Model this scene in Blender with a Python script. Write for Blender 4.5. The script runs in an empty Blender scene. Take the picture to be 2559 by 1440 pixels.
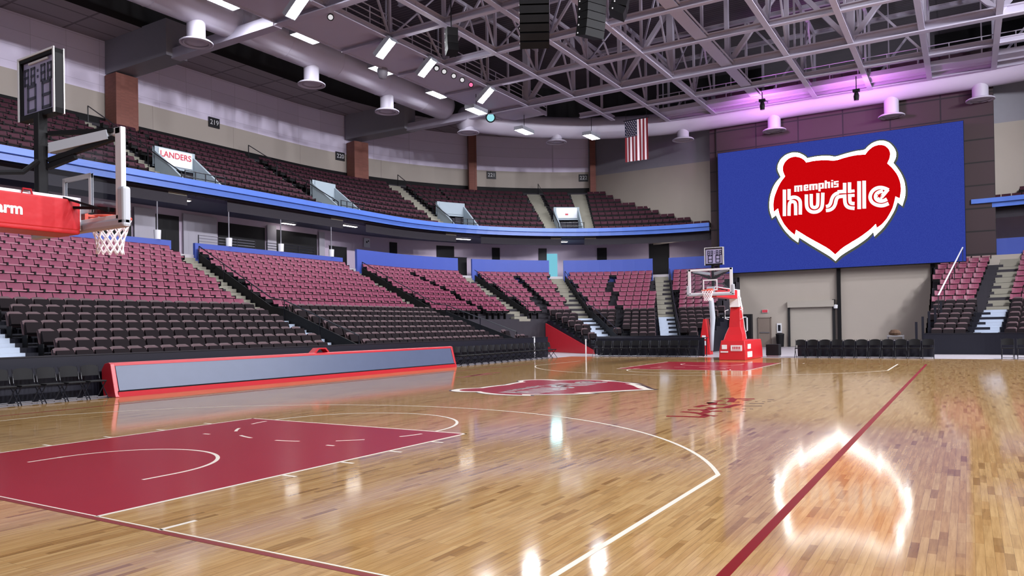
import bpy, math, random
from mathutils import Vector, Matrix
import numpy as np
random.seed(7)
PI = math.pi
R_ = math.radians
scene = bpy.context.scene
COL = scene.collection

# ------------------------------------------------------------------ camera
CAM = dict(pos=(-3.7787, -1.4093, 1.6121), yaw=0.5501, pitch=0.0071, roll=-0.0159, f=1883.3257, cx=1264.3345, cy=807.2876)
W, H = 2559.0, 1440.0
_cy, _sy, _cp, _sp = math.cos(CAM['yaw']), math.sin(CAM['yaw']), math.cos(CAM['pitch']), math.sin(CAM['pitch'])
_F = Vector((_cy * _cp, _sy * _cp, _sp)); _R0 = Vector((_sy, -_cy, 0)); _U0 = _R0.cross(_F)
_c, _s = math.cos(CAM['roll']), math.sin(CAM['roll'])
_R = _c * _R0 + _s * _U0; _U = -_s * _R0 + _c * _U0
CP = Vector(CAM['pos'])
cd = bpy.data.cameras.new('camera'); cam = bpy.data.objects.new('camera', cd); COL.objects.link(cam)
cd.sensor_width = 36; cd.sensor_fit = 'HORIZONTAL'; cd.lens = CAM['f'] * 36 / W
cd.shift_x = (W / 2 - CAM['cx']) / W; cd.shift_y = (CAM['cy'] - H / 2) / W
cd.clip_start = 0.05; cd.clip_end = 400
cam.matrix_world = Matrix(((_R.x, _U.x, -_F.x, CP.x), (_R.y, _U.y, -_F.y, CP.y), (_R.z, _U.z, -_F.z, CP.z), (0, 0, 0, 1)))
scene.camera = cam

# ------------------------------------------------------------------ world, exposure
wd = bpy.data.worlds.new('world'); scene.world = wd; wd.use_nodes = True
wd.node_tree.nodes['Background'].inputs[0].default_value = (0.72, 0.70, 0.80, 1)
wd.node_tree.nodes['Background'].inputs[1].default_value = 0.5
vs = scene.view_settings
vs.view_transform = 'Standard'; vs.look = 'None'; vs.exposure = -0.12; vs.gamma = 1.0
vs.use_curve_mapping = False
LAMP = 230.0      # radiance of a sports floodlight
BAY = 150.0       # radiance of a high bay lamp
scene.cycles.max_bounces = 6
scene.cycles.sample_clamp_indirect = 6.0

def add_light(name, kind, loc, energy, color, size=0.5, aim=None, spot=None):
    l = bpy.data.lights.new(name, kind); l.energy = energy; l.color = color
    if kind == 'AREA': l.size = size
    else: l.shadow_soft_size = size
    if spot: l.spot_size = spot; l.spot_blend = 0.6
    o = bpy.data.objects.new(name, l); COL.objects.link(o); o.location = loc
    if aim is not None:
        o.rotation_euler = (Vector(aim) - Vector(loc)).to_track_quat('-Z', 'Y').to_euler()
    return o

def unproj(u, v):
    return CP, _F + _R * ((u - CAM['cx']) / CAM['f']) - _U * ((v - CAM['cy']) / CAM['f'])
def on_x(u, v, x):
    c, d = unproj(u, v); return c + d * ((x - c.x) / d.x)
def on_z(u, v, z):
    c, d = unproj(u, v); return c + d * ((z - c.z) / d.z)
def proj(p):
    d = Vector(p) - CP; z = d.dot(_F)
    if z < 0.1: return None
    return (CAM['cx'] + CAM['f'] * d.dot(_R) / z, CAM['cy'] - CAM['f'] * d.dot(_U) / z)

# ------------------------------------------------------------------ materials
def lin(c):
    f = lambda x: x / 12.92 if x <= 0.04045 else ((x + 0.055) / 1.055) ** 2.4
    return tuple(f(x / 255.0) for x in c) + (1.0,)
def mat(name, rgb, rough=0.6, metal=0.0, var=0.0, scale=3.0, emit=None, estr=0.0, spec=0.5, bump=0.0, bscale=30.0):
    m = bpy.data.materials.new(name); m.use_nodes = True
    nt = m.node_tree; b = nt.nodes['Principled BSDF']
    c = lin(rgb)
    b.inputs['Base Color'].default_value = c
    b.inputs['Roughness'].default_value = rough; b.inputs['Metallic'].default_value = metal
    b.inputs['Specular IOR Level'].default_value = spec
    if emit is not None:
        b.inputs['Emission Color'].default_value = lin(emit); b.inputs['Emission Strength'].default_value = estr
    if var > 0 or bump > 0:
        tc = nt.nodes.new('ShaderNodeTexCoord')
        n = nt.nodes.new('ShaderNodeTexNoise'); n.inputs['Scale'].default_value = scale; n.inputs['Detail'].default_value = 4
        nt.links.new(tc.outputs['Object'], n.inputs['Vector'])
        if var > 0:
            mx = nt.nodes.new('ShaderNodeMix'); mx.data_type = 'RGBA'
            mx.inputs['A'].default_value = tuple(x * (1 - var) for x in c[:3]) + (1,)
            mx.inputs['B'].default_value = tuple(min(1, x * (1 + var)) for x in c[:3]) + (1,)
            nt.links.new(n.outputs['Fac'], mx.inputs['Factor']); nt.links.new(mx.outputs['Result'], b.inputs['Base Color'])
        if bump > 0:
            n2 = nt.nodes.new('ShaderNodeTexNoise'); n2.inputs['Scale'].default_value = bscale
            nt.links.new(tc.outputs['Object'], n2.inputs['Vector'])
            bp = nt.nodes.new('ShaderNodeBump'); bp.inputs['Strength'].default_value = bump; bp.inputs['Distance'].default_value = 0.02
            nt.links.new(n2.outputs['Fac'], bp.inputs['Height']); nt.links.new(bp.outputs['Normal'], b.inputs['Normal'])
    return m
def emat(name, rgb, strength, lin_rgb=None):
    m = bpy.data.materials.new(name); m.use_nodes = True
    nt = m.node_tree; nt.nodes.clear()
    e = nt.nodes.new('ShaderNodeEmission'); o = nt.nodes.new('ShaderNodeOutputMaterial')
    e.inputs[0].default_value = lin_rgb or lin(rgb); e.inputs[1].default_value = strength
    nt.links.new(e.outputs[0], o.inputs[0]); return m
def wood_mat():
    m = bpy.data.materials.new('hardwood'); m.use_nodes = True
    nt = m.node_tree; b = nt.nodes['Principled BSDF']; N = nt.nodes.new; L = nt.links.new
    tc = N('ShaderNodeTexCoord')
    def brick(w, c1, c2, off, loc):
        mp = N('ShaderNodeMapping'); mp.inputs['Location'].default_value = loc
        L(tc.outputs['Object'], mp.inputs['Vector'])
        t = N('ShaderNodeTexBrick'); t.inputs['Scale'].default_value = 1.0
        t.inputs['Brick Width'].default_value = w; t.inputs['Row Height'].default_value = 0.057
        t.inputs['Mortar Size'].default_value = 0.0009; t.inputs['Mortar Smooth'].default_value = 0.3; t.inputs['Bias'].default_value = 0.0
        t.inputs['Color1'].default_value = c1; t.inputs['Color2'].default_value = c2; t.inputs['Mortar'].default_value = tuple(x * 0.45 for x in c2[:3]) + (1,)
        t.offset = off; t.offset_frequency = 3; L(mp.outputs['Vector'], t.inputs['Vector']); return t
    a = brick(0.93, lin((186, 152, 102)), lin((170, 132, 82)), 0.37, (0.13, 0, 0))
    k = brick(0.41, (0, 0, 0, 1), (1, 1, 1, 1), 0.61, (0.4, 0, 0))
    k.inputs['Mortar Size'].default_value = 0.0; k.inputs['Mortar'].default_value = (0, 0, 0, 1)
    r = N('ShaderNodeValToRGB'); r.color_ramp.elements[0].position = 0.86; r.color_ramp.elements[0].color = (1, 1, 1, 1)
    r.color_ramp.elements[1].position = 1.0; r.color_ramp.elements[1].color = (0.50, 0.40, 0.30, 1)
    L(k.outputs['Color'], r.inputs['Fac'])
    m1 = N('ShaderNodeMix'); m1.data_type = 'RGBA'; m1.blend_type = 'MULTIPLY'; m1.inputs['Factor'].default_value = 0.75
    L(a.outputs['Color'], m1.inputs['A']); L(r.outputs['Color'], m1.inputs['B'])
    mp = N('ShaderNodeMapping'); mp.inputs['Scale'].default_value = (1.6, 26, 1); L(tc.outputs['Object'], mp.inputs['Vector'])
    n = N('ShaderNodeTexNoise'); n.inputs['Scale'].default_value = 1.3; n.inputs['Detail'].default_value = 6; n.inputs['Roughness'].default_value = 0.65
    L(mp.outputs['Vector'], n.inputs['Vector'])
    r2 = N('ShaderNodeValToRGB'); r2.color_ramp.elements[0].position = 0.30; r2.color_ramp.elements[0].color = (0.66, 0.60, 0.52, 1)
    r2.color_ramp.elements[1].position = 0.62; r2.color_ramp.elements[1].color = (1.06, 1.05, 1.04, 1); L(n.outputs['Fac'], r2.inputs['Fac'])
    m2 = N('ShaderNodeMix'); m2.data_type = 'RGBA'; m2.blend_type = 'MULTIPLY'; m2.inputs['Factor'].default_value = 0.8
    L(m1.outputs['Result'], m2.inputs['A']); L(r2.outputs['Color'], m2.inputs['B']); L(m2.outputs['Result'], b.inputs['Base Color'])
    b.inputs['Roughness'].default_value = 0.085; b.inputs['IOR'].default_value = 1.6
    mp3 = N('ShaderNodeMapping'); mp3.inputs['Scale'].default_value = (2.2, 17.5, 1); L(tc.outputs['Object'], mp3.inputs['Vector'])
    n3 = N('ShaderNodeTexNoise'); n3.inputs['Scale'].default_value = 1.0; n3.inputs['Detail'].default_value = 2; L(mp3.outputs['Vector'], n3.inputs['Vector'])
    bp = N('ShaderNodeBump'); bp.inputs['Strength'].default_value = 0.06; bp.inputs['Distance'].default_value = 0.004
    L(n3.outputs['Fac'], bp.inputs['Height']); L(bp.outputs['Normal'], b.inputs['Normal'])
    return m
def panel_mat(name, rgb, bw, bh, gap, seam, rough=0.75, var=0.06, horiz=True):
    """plain panels with seams, brick texture on object coordinates (x along wall, z up)"""
    m = mat(name, rgb, rough); nt = m.node_tree; b = nt.nodes['Principled BSDF']; N = nt.nodes.new; L = nt.links.new
    tc = N('ShaderNodeTexCoord'); sx = N('ShaderNodeSeparateXYZ'); cb = N('ShaderNodeCombineXYZ'); ad = N('ShaderNodeMath'); ad.operation = 'ADD'
    L(tc.outputs['Object'], sx.inputs[0])
    if horiz:
        L(sx.outputs['X'], cb.inputs['X']); L(sx.outputs['Y'], cb.inputs['Y'])
    else:
        L(sx.outputs['X'], ad.inputs[0]); L(sx.outputs['Y'], ad.inputs[1]); L(ad.outputs[0], cb.inputs['X']); L(sx.outputs['Z'], cb.inputs['Y'])
    t = N('ShaderNodeTexBrick'); t.inputs['Scale'].default_value = 1; t.inputs['Brick Width'].default_value = bw; t.inputs['Row Height'].default_value = bh
    t.inputs['Mortar Size'].default_value = gap; t.offset = 0.0
    c = lin(rgb)
    t.inputs['Color1'].default_value = tuple(x * (1 - var) for x in c[:3]) + (1,); t.inputs['Color2'].default_value = tuple(min(1, x * (1 + var)) for x in c[:3]) + (1,)
    t.inputs['Mortar'].default_value = lin(seam)
    L(cb.outputs[0], t.inputs['Vector']); L(t.outputs['Color'], b.inputs['Base Color']); return m
def glass_mat():
    m = bpy.data.materials.new('clear_glass'); m.use_nodes = True
    nt = m.node_tree; nt.nodes.clear()
    tr = nt.nodes.new('ShaderNodeBsdfTransparent'); gl = nt.nodes.new('ShaderNodeBsdfGlossy'); gl.inputs['Roughness'].default_value = 0.05
    fr = nt.nodes.new('ShaderNodeValue'); fr.outputs[0].default_value = 0.05
    mx = nt.nodes.new('ShaderNodeMixShader'); o = nt.nodes.new('ShaderNodeOutputMaterial')
    tr.inputs[0].default_value = (0.90, 0.92, 0.94, 1)
    nt.links.new(fr.outputs[0], mx.inputs[0]); nt.links.new(tr.outputs[0], mx.inputs[1]); nt.links.new(gl.outputs[0], mx.inputs[2]); nt.links.new(mx.outputs[0], o.inputs[0])
    return m

M = dict(
    wood=wood_mat(),
    paint=mat('court_red', (140, 24, 32), 0.22, spec=0.16, var=0.06, scale=2), line=mat('court_white', (214, 206, 192), 0.3, spec=0.25), bline=mat('court_line_red', (112, 18, 18), 0.4, spec=0.12),
    grey_line=mat('court_grey', (170, 165, 160), 0.2), dark_line=mat('court_dark', (55, 40, 32), 0.25),
    concrete=mat('concrete', (176, 170, 176), 0.35, var=0.08, scale=1.2), step=mat('step_concrete', (140, 136, 124), 0.8, var=0.08),
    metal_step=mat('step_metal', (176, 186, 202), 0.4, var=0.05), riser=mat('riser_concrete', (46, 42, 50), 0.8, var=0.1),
    black=mat('black', (16, 15, 18), 0.6, spec=0.2), navy=mat('navy_black', (20, 20, 32), 0.5, spec=0.3, var=0.15, scale=2), rail=mat('rail_black', (22, 22, 30), 0.35),
    maroon=mat('maroon_plastic', (122, 54, 78), 0.42, var=0.10, scale=0.8), maroon_lit_edge=mat('maroon_lit_edge', (160, 92, 112), 0.4),  # edge tone is the maroon lightened for the lit front of the pan
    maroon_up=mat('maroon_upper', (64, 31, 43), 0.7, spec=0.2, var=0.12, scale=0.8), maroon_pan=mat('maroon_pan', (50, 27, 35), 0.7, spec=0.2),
    dkseat=mat('dark_shaded_upholstery', (24, 16, 20), 0.8, spec=0.2), ltseat=mat('brown_lit_upholstery', (86, 67, 71), 0.7, spec=0.25, var=0.1), chrome=mat('pale_metal', (150, 148, 152), 0.35, 0.6),
    blue=mat('blue_wall', (62, 82, 168), 0.55, var=0.04, scale=1.5), fascia=mat('blue_fascia', (82, 118, 205), 0.35, var=0.1, scale=2), slate=mat('slate_soffit', (74, 78, 104), 0.7, var=0.1, scale=0.5),
    beige=panel_mat('beige_wall', (176, 166, 158), 6.0, 30, 0.012, (140, 130, 124), horiz=False), white=panel_mat('white_block', (226, 216, 240), 1.9, 0.85, 0.012, (198, 188, 212), horiz=False),
    farwall=mat('beige_tilt_wall', (168, 158, 148), 0.7, var=0.05, scale=0.6), brown=panel_mat('brown_panel', (58, 42, 46), 2.9, 1.45, 0.05, (26, 20, 23), horiz=False),
    brick=panel_mat('brick_cladding', (132, 82, 72), 0.25, 0.085, 0.004, (118, 74, 66), horiz=False, var=0.08), soffit=panel_mat('soffit_panel', (150, 140, 148), 3.2, 1.55, 0.07, (112, 102, 110)),
    deck=panel_mat('roof_deck', (92, 84, 94), 0.3, 40, 0.05, (66, 60, 68)), steel=mat('painted_steel', (178, 172, 190), 0.45, var=0.05, scale=1), girder=mat('girder_grey', (136, 134, 144), 0.6, var=0.05),
    duct=mat('duct_white', (184, 178, 194), 0.5, var=0.03, scale=0.6), concourse=mat('concourse_wall', (196, 180, 200), 0.7, var=0.05), dark=mat('dark_recess', (20, 18, 22), 0.8),
    col_light=mat('light_panel', (168, 164, 176), 0.6), redpad=mat('red_vinyl', (186, 26, 34), 0.38, bump=0.15, bscale=9), red=mat('red_frame', (176, 32, 44), 0.35), whitep=mat('white_paint', (222, 222, 226), 0.4),
    padgrey=mat('grey_padding', (172, 176, 184), 0.5), glass=glass_mat(), rim=mat('rim_orange', (220, 84, 60), 0.4), net=mat('net_cord', (236, 226, 230), 0.8),
    ledface=mat('led_face', (74, 84, 110), 0.34, spec=0.3, var=0.06), clockface=mat('clock_face', (160, 154, 190), 0.3, var=0.25, scale=4), digit=mat('digit_dark', (40, 38, 62), 0.4), tan=mat('tan_edge', (206, 178, 150), 0.5),
    flagred=mat('flag_red', (128, 18, 34), 0.8), flagwhite=mat('flag_white', (236, 222, 230), 0.8), flagblue=mat('flag_blue', (20, 22, 52), 0.8),
    lamp=emat('lamp_glow', (255, 255, 255), LAMP, (0.93, 0.96, 1.0, 1)), lamp_boosted=emat('boosted_lamp_glow', (255, 255, 255), LAMP * 6.6, (0.93, 0.94, 1.0, 1)), bay=emat('bay_glow', (255, 255, 255), BAY, (0.93, 0.96, 1.0, 1)), strip=emat('strip_glow', (255, 250, 245), 26.0),
    cyan=emat('cyan_doorway', (128, 205, 226), 1.0), par=emat('par_glow', (240, 236, 240), 0.9), pinkpar=emat('pink_glow', (255, 120, 170), 1.2), exitred=emat('exit_red', (226, 90, 104), 0.9), teal=emat('teal_glow', (150, 220, 230), 1.2),
    sblue=None, sred=None, swhite=emat('screen_white', (255, 255, 255), 8.0), sletter=emat('screen_letter', (255, 255, 255), 1.2), sgrey=emat('screen_grey', (84, 88, 84), 1.0), sign=mat('sign_black', (16, 15, 24), 0.5), housing=mat('lamp_housing', (150, 152, 162), 0.5),
    portal=mat('portal_wall', (150, 162, 172), 0.7, var=0.05), signwhite=mat('sign_white', (216, 218, 226), 0.5), signred=mat('sign_red', (190, 40, 60), 0.5), tandoor=mat('door_tan', (132, 118, 108), 0.6), shutter=None,
)
def screen_mat(name, a, b):
    m = bpy.data.materials.new(name); m.use_nodes = True; nt = m.node_tree; nt.nodes.clear(); N = nt.nodes.new
    tc = N('ShaderNodeTexCoord'); n = N('ShaderNodeTexNoise'); n.inputs['Scale'].default_value = 22; n.inputs['Detail'].default_value = 2
    mx = N('ShaderNodeMix'); mx.data_type = 'RGBA'; mx.inputs['A'].default_value = lin(a); mx.inputs['B'].default_value = lin(b)
    e = N('ShaderNodeEmission'); o = N('ShaderNodeOutputMaterial'); e.inputs[1].default_value = 1.0
    nt.links.new(tc.outputs['Object'], n.inputs['Vector']); nt.links.new(n.outputs['Fac'], mx.inputs['Factor']); nt.links.new(mx.outputs['Result'], e.inputs[0]); nt.links.new(e.outputs[0], o.inputs[0]); return m
M['sblue'] = screen_mat('screen_blue', (34, 46, 140), (66, 82, 176)); M['sred'] = screen_mat('screen_red', (200, 2, 8), (216, 12, 18))
def shutter_mat():
    m = mat('roller_slats', (164, 156, 146), 0.6); nt = m.node_tree; N = nt.nodes.new; b = nt.nodes['Principled BSDF']
    tc = N('ShaderNodeTexCoord'); w = N('ShaderNodeTexWave'); w.bands_direction = 'Z'; w.inputs['Scale'].default_value = 4
    bp = N('ShaderNodeBump'); bp.inputs['Strength'].default_value = 0.12; bp.inputs['Distance'].default_value = 0.01
    nt.links.new(tc.outputs['Object'], w.inputs['Vector']); nt.links.new(w.outputs['Fac'], bp.inputs['Height']); nt.links.new(bp.outputs['Normal'], b.inputs['Normal']); return m
M['shutter'] = shutter_mat()

# ------------------------------------------------------------------ mesh helpers
class MB:
    def __init__(s): s.v = []; s.f = []; s.mi = []; s.mats = []; s.cur = 0
    def use(s, m):
        if m not in s.mats: s.mats.append(m)
        s.cur = s.mats.index(m); return s
    def add(s, vs, fs):
        n = len(s.v); s.v += [tuple(p) for p in vs]
        for f in fs: s.f.append(tuple(i + n for i in f)); s.mi.append(s.cur)
        return s
    def box(s, x0, x1, y0, y1, z0, z1):
        vs = [(x, y, z) for z in (z0, z1) for y in (y0, y1) for x in (x0, x1)]
        return s.add(vs, [(0, 2, 3, 1), (4, 5, 7, 6), (0, 1, 5, 4), (2, 6, 7, 3), (0, 4, 6, 2), (1, 3, 7, 5)])
    def obox(s, c, ax, ay, az):
        """oriented box: centre and three half-axis vectors"""
        c = Vector(c); ax, ay, az = Vector(ax), Vector(ay), Vector(az)
        vs = [c + ax * i + ay * j + az * k for k in (-1, 1) for j in (-1, 1) for i in (-1, 1)]
        return s.add(vs, [(0, 2, 3, 1), (4, 5, 7, 6), (0, 1, 5, 4), (2, 6, 7, 3), (0, 4, 6, 2), (1, 3, 7, 5)])
    def bar(s, a, b, w, h=None, up=(0, 0, 1)):
        a, b = Vector(a), Vector(b); h = w if h is None else h
        d = b - a; L = d.length
        if L < 1e-6: return s
        d /= L; up = Vector(up)
        if abs(d.dot(up)) > 0.98: up = Vector((1, 0, 0)) if abs(d.x) < 0.9 else Vector((0, 1, 0))
        r = d.cross(up).normalized(); u = r.cross(d)
        return s.obox((a + b) / 2, d * (L / 2), r * (w / 2), u * (h / 2))
    def ibeam(s, a, b, w, h, t=0.05):
        a, b = Vector(a), Vector(b); u = Vector((0, 0, 1))
        s.bar(a + u * (h / 2 - t / 2), b + u * (h / 2 - t / 2), w, t); s.bar(a - u * (h / 2 - t / 2), b - u * (h / 2 - t / 2), w, t)
        return s.bar(a, b, t, h - 2 * t + 0.002)
    def tube(s, pts, r, n=8, cap=True, closed=False):
        pts = [Vector(p) for p in pts]; m = len(pts); rings = []
        for i, p in enumerate(pts):
            q0 = pts[i - 1] if (i > 0 or closed) else pts[0]; q1 = pts[(i + 1) % m] if (i < m - 1 or closed) else pts[-1]
            d = (q1 - q0).normalized(); up = Vector((0, 0, 1)) if abs(d.z) < 0.95 else Vector((1, 0, 0))
            e1 = d.cross(up).normalized(); e2 = e1.cross(d)
            rr = r[i] if isinstance(r, (list, tuple)) else r
            rings.append([p + (e1 * math.cos(2 * PI * k / n) + e2 * math.sin(2 * PI * k / n)) * rr for k in range(n)])
        vs = [p for rg in rings for p in rg]; fs = []
        for i in range(m if closed else m - 1):
            j = (i + 1) % m
            for k in range(n): fs.append((i * n + k, i * n + (k + 1) % n, j * n + (k + 1) % n, j * n + k))
        if cap and not closed: fs.append(tuple(range(n))[::-1]); fs.append(tuple((m - 1) * n + k for k in range(n)))
        return s.add(vs, fs)
    def lathe(s, c, prof, n=20, axis='z'):
        c = Vector(c); vs = []; m = len(prof)
        for r, z in prof:
            for k in range(n):
                a = 2 * PI * k / n; vs.append(c + Vector((r * math.cos(a), r * math.sin(a), z)))
        fs = [(i * n + k, i * n + (k + 1) % n, (i + 1) * n + (k + 1) % n, (i + 1) * n + k) for i in range(m - 1) for k in range(n)]
        return s.add(vs, fs)
    def prism(s, poly, d):
        """planar polygon (3D points) extruded by the vector d"""
        n = len(poly); d = Vector(d); vs = [Vector(p) for p in poly] + [Vector(p) + d for p in poly]
        return s.add(vs, [tuple(range(n)), tuple(range(n, 2 * n))[::-1]] + [(i, i + n, (i + 1) % n + n, (i + 1) % n) for i in range(n)])
    def grid(s, fn, nu, nv):
        vs = [fn(i / nu, j / nv) for j in range(nv + 1) for i in range(nu + 1)]
        return s.add(vs, [(j * (nu + 1) + i, j * (nu + 1) + i + 1, (j + 1) * (nu + 1) + i + 1, (j + 1) * (nu + 1) + i) for j in range(nv) for i in range(nu)])
    def merge(s, other, mw):
        n = len(s.v); s.v += [tuple(mw @ Vector(p)) for p in other.v]
        for f, k in zip(other.f, other.mi):
            s.f.append(tuple(i + n for i in f)); s.use(other.mats[k]); s.mi.append(s.cur)
        return s
    def build(s, name, material=None, parent=None, smooth=False, origin=None, bevel=0.0):
        me = bpy.data.meshes.new(name)
        vs = s.v
        if origin is not None: o3 = Vector(origin); vs = [tuple(Vector(p) - o3) for p in vs]
        me.from_pydata(vs, [], s.f)
        if s.mats and material is None:
            for m in s.mats: me.materials.append(m)
            me.polygons.foreach_set('material_index', s.mi)
        elif material is not None: me.materials.append(material)
        if smooth: me.polygons.foreach_set('use_smooth', [True] * len(me.polygons))
        me.update()
        o = bpy.data.objects.new(name, me); COL.objects.link(o)
        if origin is not None: o.location = origin
        if parent is not None:
            o.parent = parent
        if bevel > 0:
            b = o.modifiers.new('bevel', 'BEVEL'); b.width = bevel; b.segments = 2; b.limit_method = 'ANGLE'
        return o
def tag(o, label, cat, group=None, kind=None):
    o['label'] = label; o['category'] = cat
    if group: o['group'] = group
    if kind: o['kind'] = kind
    return o
def empty(name, loc=(0, 0, 0), rz=0.0):
    o = bpy.data.objects.new(name, None); COL.objects.link(o); o.location = loc; o.rotation_euler = (0, 0, rz); o.empty_display_size = 0.2
    return o
def thing(name, label, cat, loc=(0, 0, 0), rz=0.0, group=None): return tag(empty(name, loc, rz), label, cat, group)
def structure(mb, name, material=None, parent=None, smooth=False):
    o = mb.build(name, material, parent, smooth); o['kind'] = 'structure'; return o
def copy_tree(o, parent=None):
    c = o.copy(); COL.objects.link(c); c.parent = parent
    for ch in list(o.children): copy_tree(ch, c)
    return c
ORD = 'zeroth first second third fourth fifth sixth seventh eighth ninth tenth eleventh twelfth thirteenth fourteenth fifteenth sixteenth seventeenth eighteenth nineteenth twentieth'.split()
TENS = {20: 'twenty', 30: 'thirty', 40: 'forty', 50: 'fifty'}
def ordinal(n):
    if n <= 20: return ORD[n]
    t = n // 10 * 10
    return {30: 'thirtieth', 40: 'fortieth', 50: 'fiftieth'}[n] if n % 10 == 0 else TENS[t] + '-' + ORD[n % 10]
def chaikin(p, it=2):
    for _ in range(it):
        q = [p[0]]
        for a, b in zip(p, p[1:]):
            q += [tuple(.75 * x + .25 * y for x, y in zip(a, b)), tuple(.25 * x + .75 * y for x, y in zip(a, b))]
        p = q + [p[-1]]
    return p
def ribbon(p, w):
    """2D polyline -> list of quads (2D)"""
    n = len(p); L = []; Rr = []
    for i in range(n):
        a = p[max(0, i - 1)]; b = p[min(n - 1, i + 1)]; dx, dy = b[0] - a[0], b[1] - a[1]; l = math.hypot(dx, dy) or 1
        nx, ny = -dy / l * w / 2, dx / l * w / 2
        if 0 < i < n - 1:
            e1 = (p[i][0] - a[0], p[i][1] - a[1]); l1 = math.hypot(*e1) or 1; cs = (e1[0] * dx + e1[1] * dy) / (l1 * l); k = 1 / max(0.6, cs); nx *= k; ny *= k
        L.append((p[i][0] + nx, p[i][1] + ny)); Rr.append((p[i][0] - nx, p[i][1] - ny))
    return [(L[i], Rr[i], Rr[i + 1], L[i + 1]) for i in range(n - 1)]
def text_mesh(name, body, size, material, parent, mw, offset=0.0, extrude=0.002, align='CENTER'):
    cu = bpy.data.curves.new(name, 'FONT'); cu.body = body; cu.size = size; cu.offset = offset; cu.extrude = extrude; cu.align_x = align; cu.align_y = 'CENTER'
    t = bpy.data.objects.new(name + '_tmp', cu); COL.objects.link(t); bpy.context.view_layer.update()
    me = bpy.data.meshes.new_from_object(t.evaluated_get(bpy.context.evaluated_depsgraph_get())); bpy.data.objects.remove(t)
    me.transform(mw); me.materials.clear(); me.materials.append(material)
    o = bpy.data.objects.new(name, me); COL.objects.link(o)
    if parent is not None: o.parent = parent
    return o
def basis(o, ex, ey):
    ex = Vector(ex).normalized(); ey = Vector(ey).normalized(); ez = ex.cross(ey)
    return Matrix(((ex.x, ey.x, ez.x, o[0]), (ex.y, ey.y, ez.y, o[1]), (ex.z, ey.z, ez.z, o[2]), (0, 0, 0, 1)))

# ------------------------------------------------------------------ plan of the bowl: straight side, quarter ring, end
CX, CY, YM = 35.2, 14.4, 12.7
def P(R, s, mir=False):
    if s <= CX: x, y = s, CY + R
    elif s <= CX + 90: a = R_(90 - (s - CX)); x, y = CX + R * math.cos(a), CY + R * math.sin(a)
    else: x, y = CX + R, CY - (s - CX - 90)
    return (x, YM - y) if mir else (x, y)
def facing(s, mir=False):
    a = 90.0 if s <= CX else max(0.0, 90 - (s - CX))
    return R_(270 - a) if mir else R_(a - 90)
def srange(s0, s1, stp=3.0):
    out = [s0]
    k = math.ceil((s0 - CX) / stp + 1e-6) * stp + CX if s0 >= CX else CX
    while k < s1 - 1e-6:
        if k > out[-1] + 1e-6: out.append(k)
        k += stp
        if k > CX + 90 + 1e-6: break
    out.append(s1); return out
def sweep(mb, prof, s0, s1, mir=False, cap=False):
    ss = srange(s0, s1); n = len(prof); vs = []
    for s in ss:
        for R, z in prof: x, y = P(R, s, mir); vs.append((x, y, z))
    fs = []
    for i in range(len(ss) - 1):
        for k in range(n - 1):
            q = (i * n + k, i * n + k + 1, (i + 1) * n + k + 1, (i + 1) * n + k); fs.append(q if not mir else q[::-1])
    mb.add(vs, fs)
    if cap:
        m = len(ss) - 1; mb.add([vs[k] for k in range(n)], [tuple(range(n))]); mb.add([vs[m * n + k] for k in range(n)], [tuple(range(n))])
    return mb
# ================================================================== SETTING
# court floor
mb = MB().box(-10, 33.55, -9, 17.28, -0.12, 0.0); floor = structure(mb, 'floor', M['wood'])
mb = MB().box(-12, 53, -24, 36, -0.3, -0.012); structure(mb, 'floor_arena', M['concrete'])
ZL = 0.0016
def flat(mb, poly, z=ZL): mb.add([(x, y, z) for x, y in poly], [tuple(range(len(poly)))])
def line(mb, p, w, z=ZL):
    for q in ribbon(p, w): flat(mb, q, z)
def arc(cx, cy, r, a0, a1, n=48): return [(cx + r * math.cos(R_(a0 + (a1 - a0) * i / n)), cy + r * math.sin(R_(a0 + (a1 - a0) * i / n))) for i in range(n + 1)]
LX, MY = 28.65, 7.62
def fl(name, mb, m):
    o = structure(mb, name, m, floor); return o
for near in (True, False):
    X = (lambda x: x) if near else (lambda x: LX - x)
    T = lambda p: [(X(x), y) for x, y in p]
    mb = MB(); flat(mb, T([(0, 5.23), (5.74, 5.23), (5.74, 10.01), (0, 10.01)]), 0.0012); fl('lane_paint', mb, M['paint'])
    mb = MB()
    for y in (5.205, 10.035): line(mb, T([(0.02, y), (5.79, y)]), 0.05)
    line(mb, T([(5.765, 5.18), (5.765, 10.06)]), 0.05); fl('lane_line', mb, M['line'])
    mb = MB(); line(mb, T(arc(5.79, MY, 1.83, -90, 90)), 0.05)
    for k in range(6): a = 97 + k * 30; line(mb, T(arc(5.79, MY, 1.83, a, a + 13, 6)), 0.05)
    fl('free_throw_circle', mb, M['line'])
    mb = MB(); line(mb, T([(1.22, MY + 1.22)] + [(1.6, MY + 1.22)] + arc(1.6, MY, 1.22, 90, -90) + [(1.22, MY - 1.22)]), 0.05); fl('restricted_arc', mb, M['line'])
    a0 = math.degrees(math.asin(6.71 / 7.24))
    mb = MB(); line(mb, T([(0.03, MY + 6.71)] + arc(1.6, MY, 7.24, a0, -a0, 80) + [(0.03, MY - 6.71)]), 0.05); fl('three_point_line', mb, M['line'])
    mb = MB()
    for x in (2.13, 3.05, 3.96, 4.88):
        for y, d in ((5.18, -1), (10.06, 1)): line(mb, T([(x, y), (x, y + d * 0.2)]), 0.05)
    line(mb, T([(3.97, 6.2), (3.97, 6.35)]), .05); line(mb, T([(3.97, 8.9), (3.97, 9.05)]), .05)
    line(mb, T([(0.35, 4.28), (-0.0, 4.28)]), 0.05)
    fl('lane_mark', mb, M['line'])
mb = MB()
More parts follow.
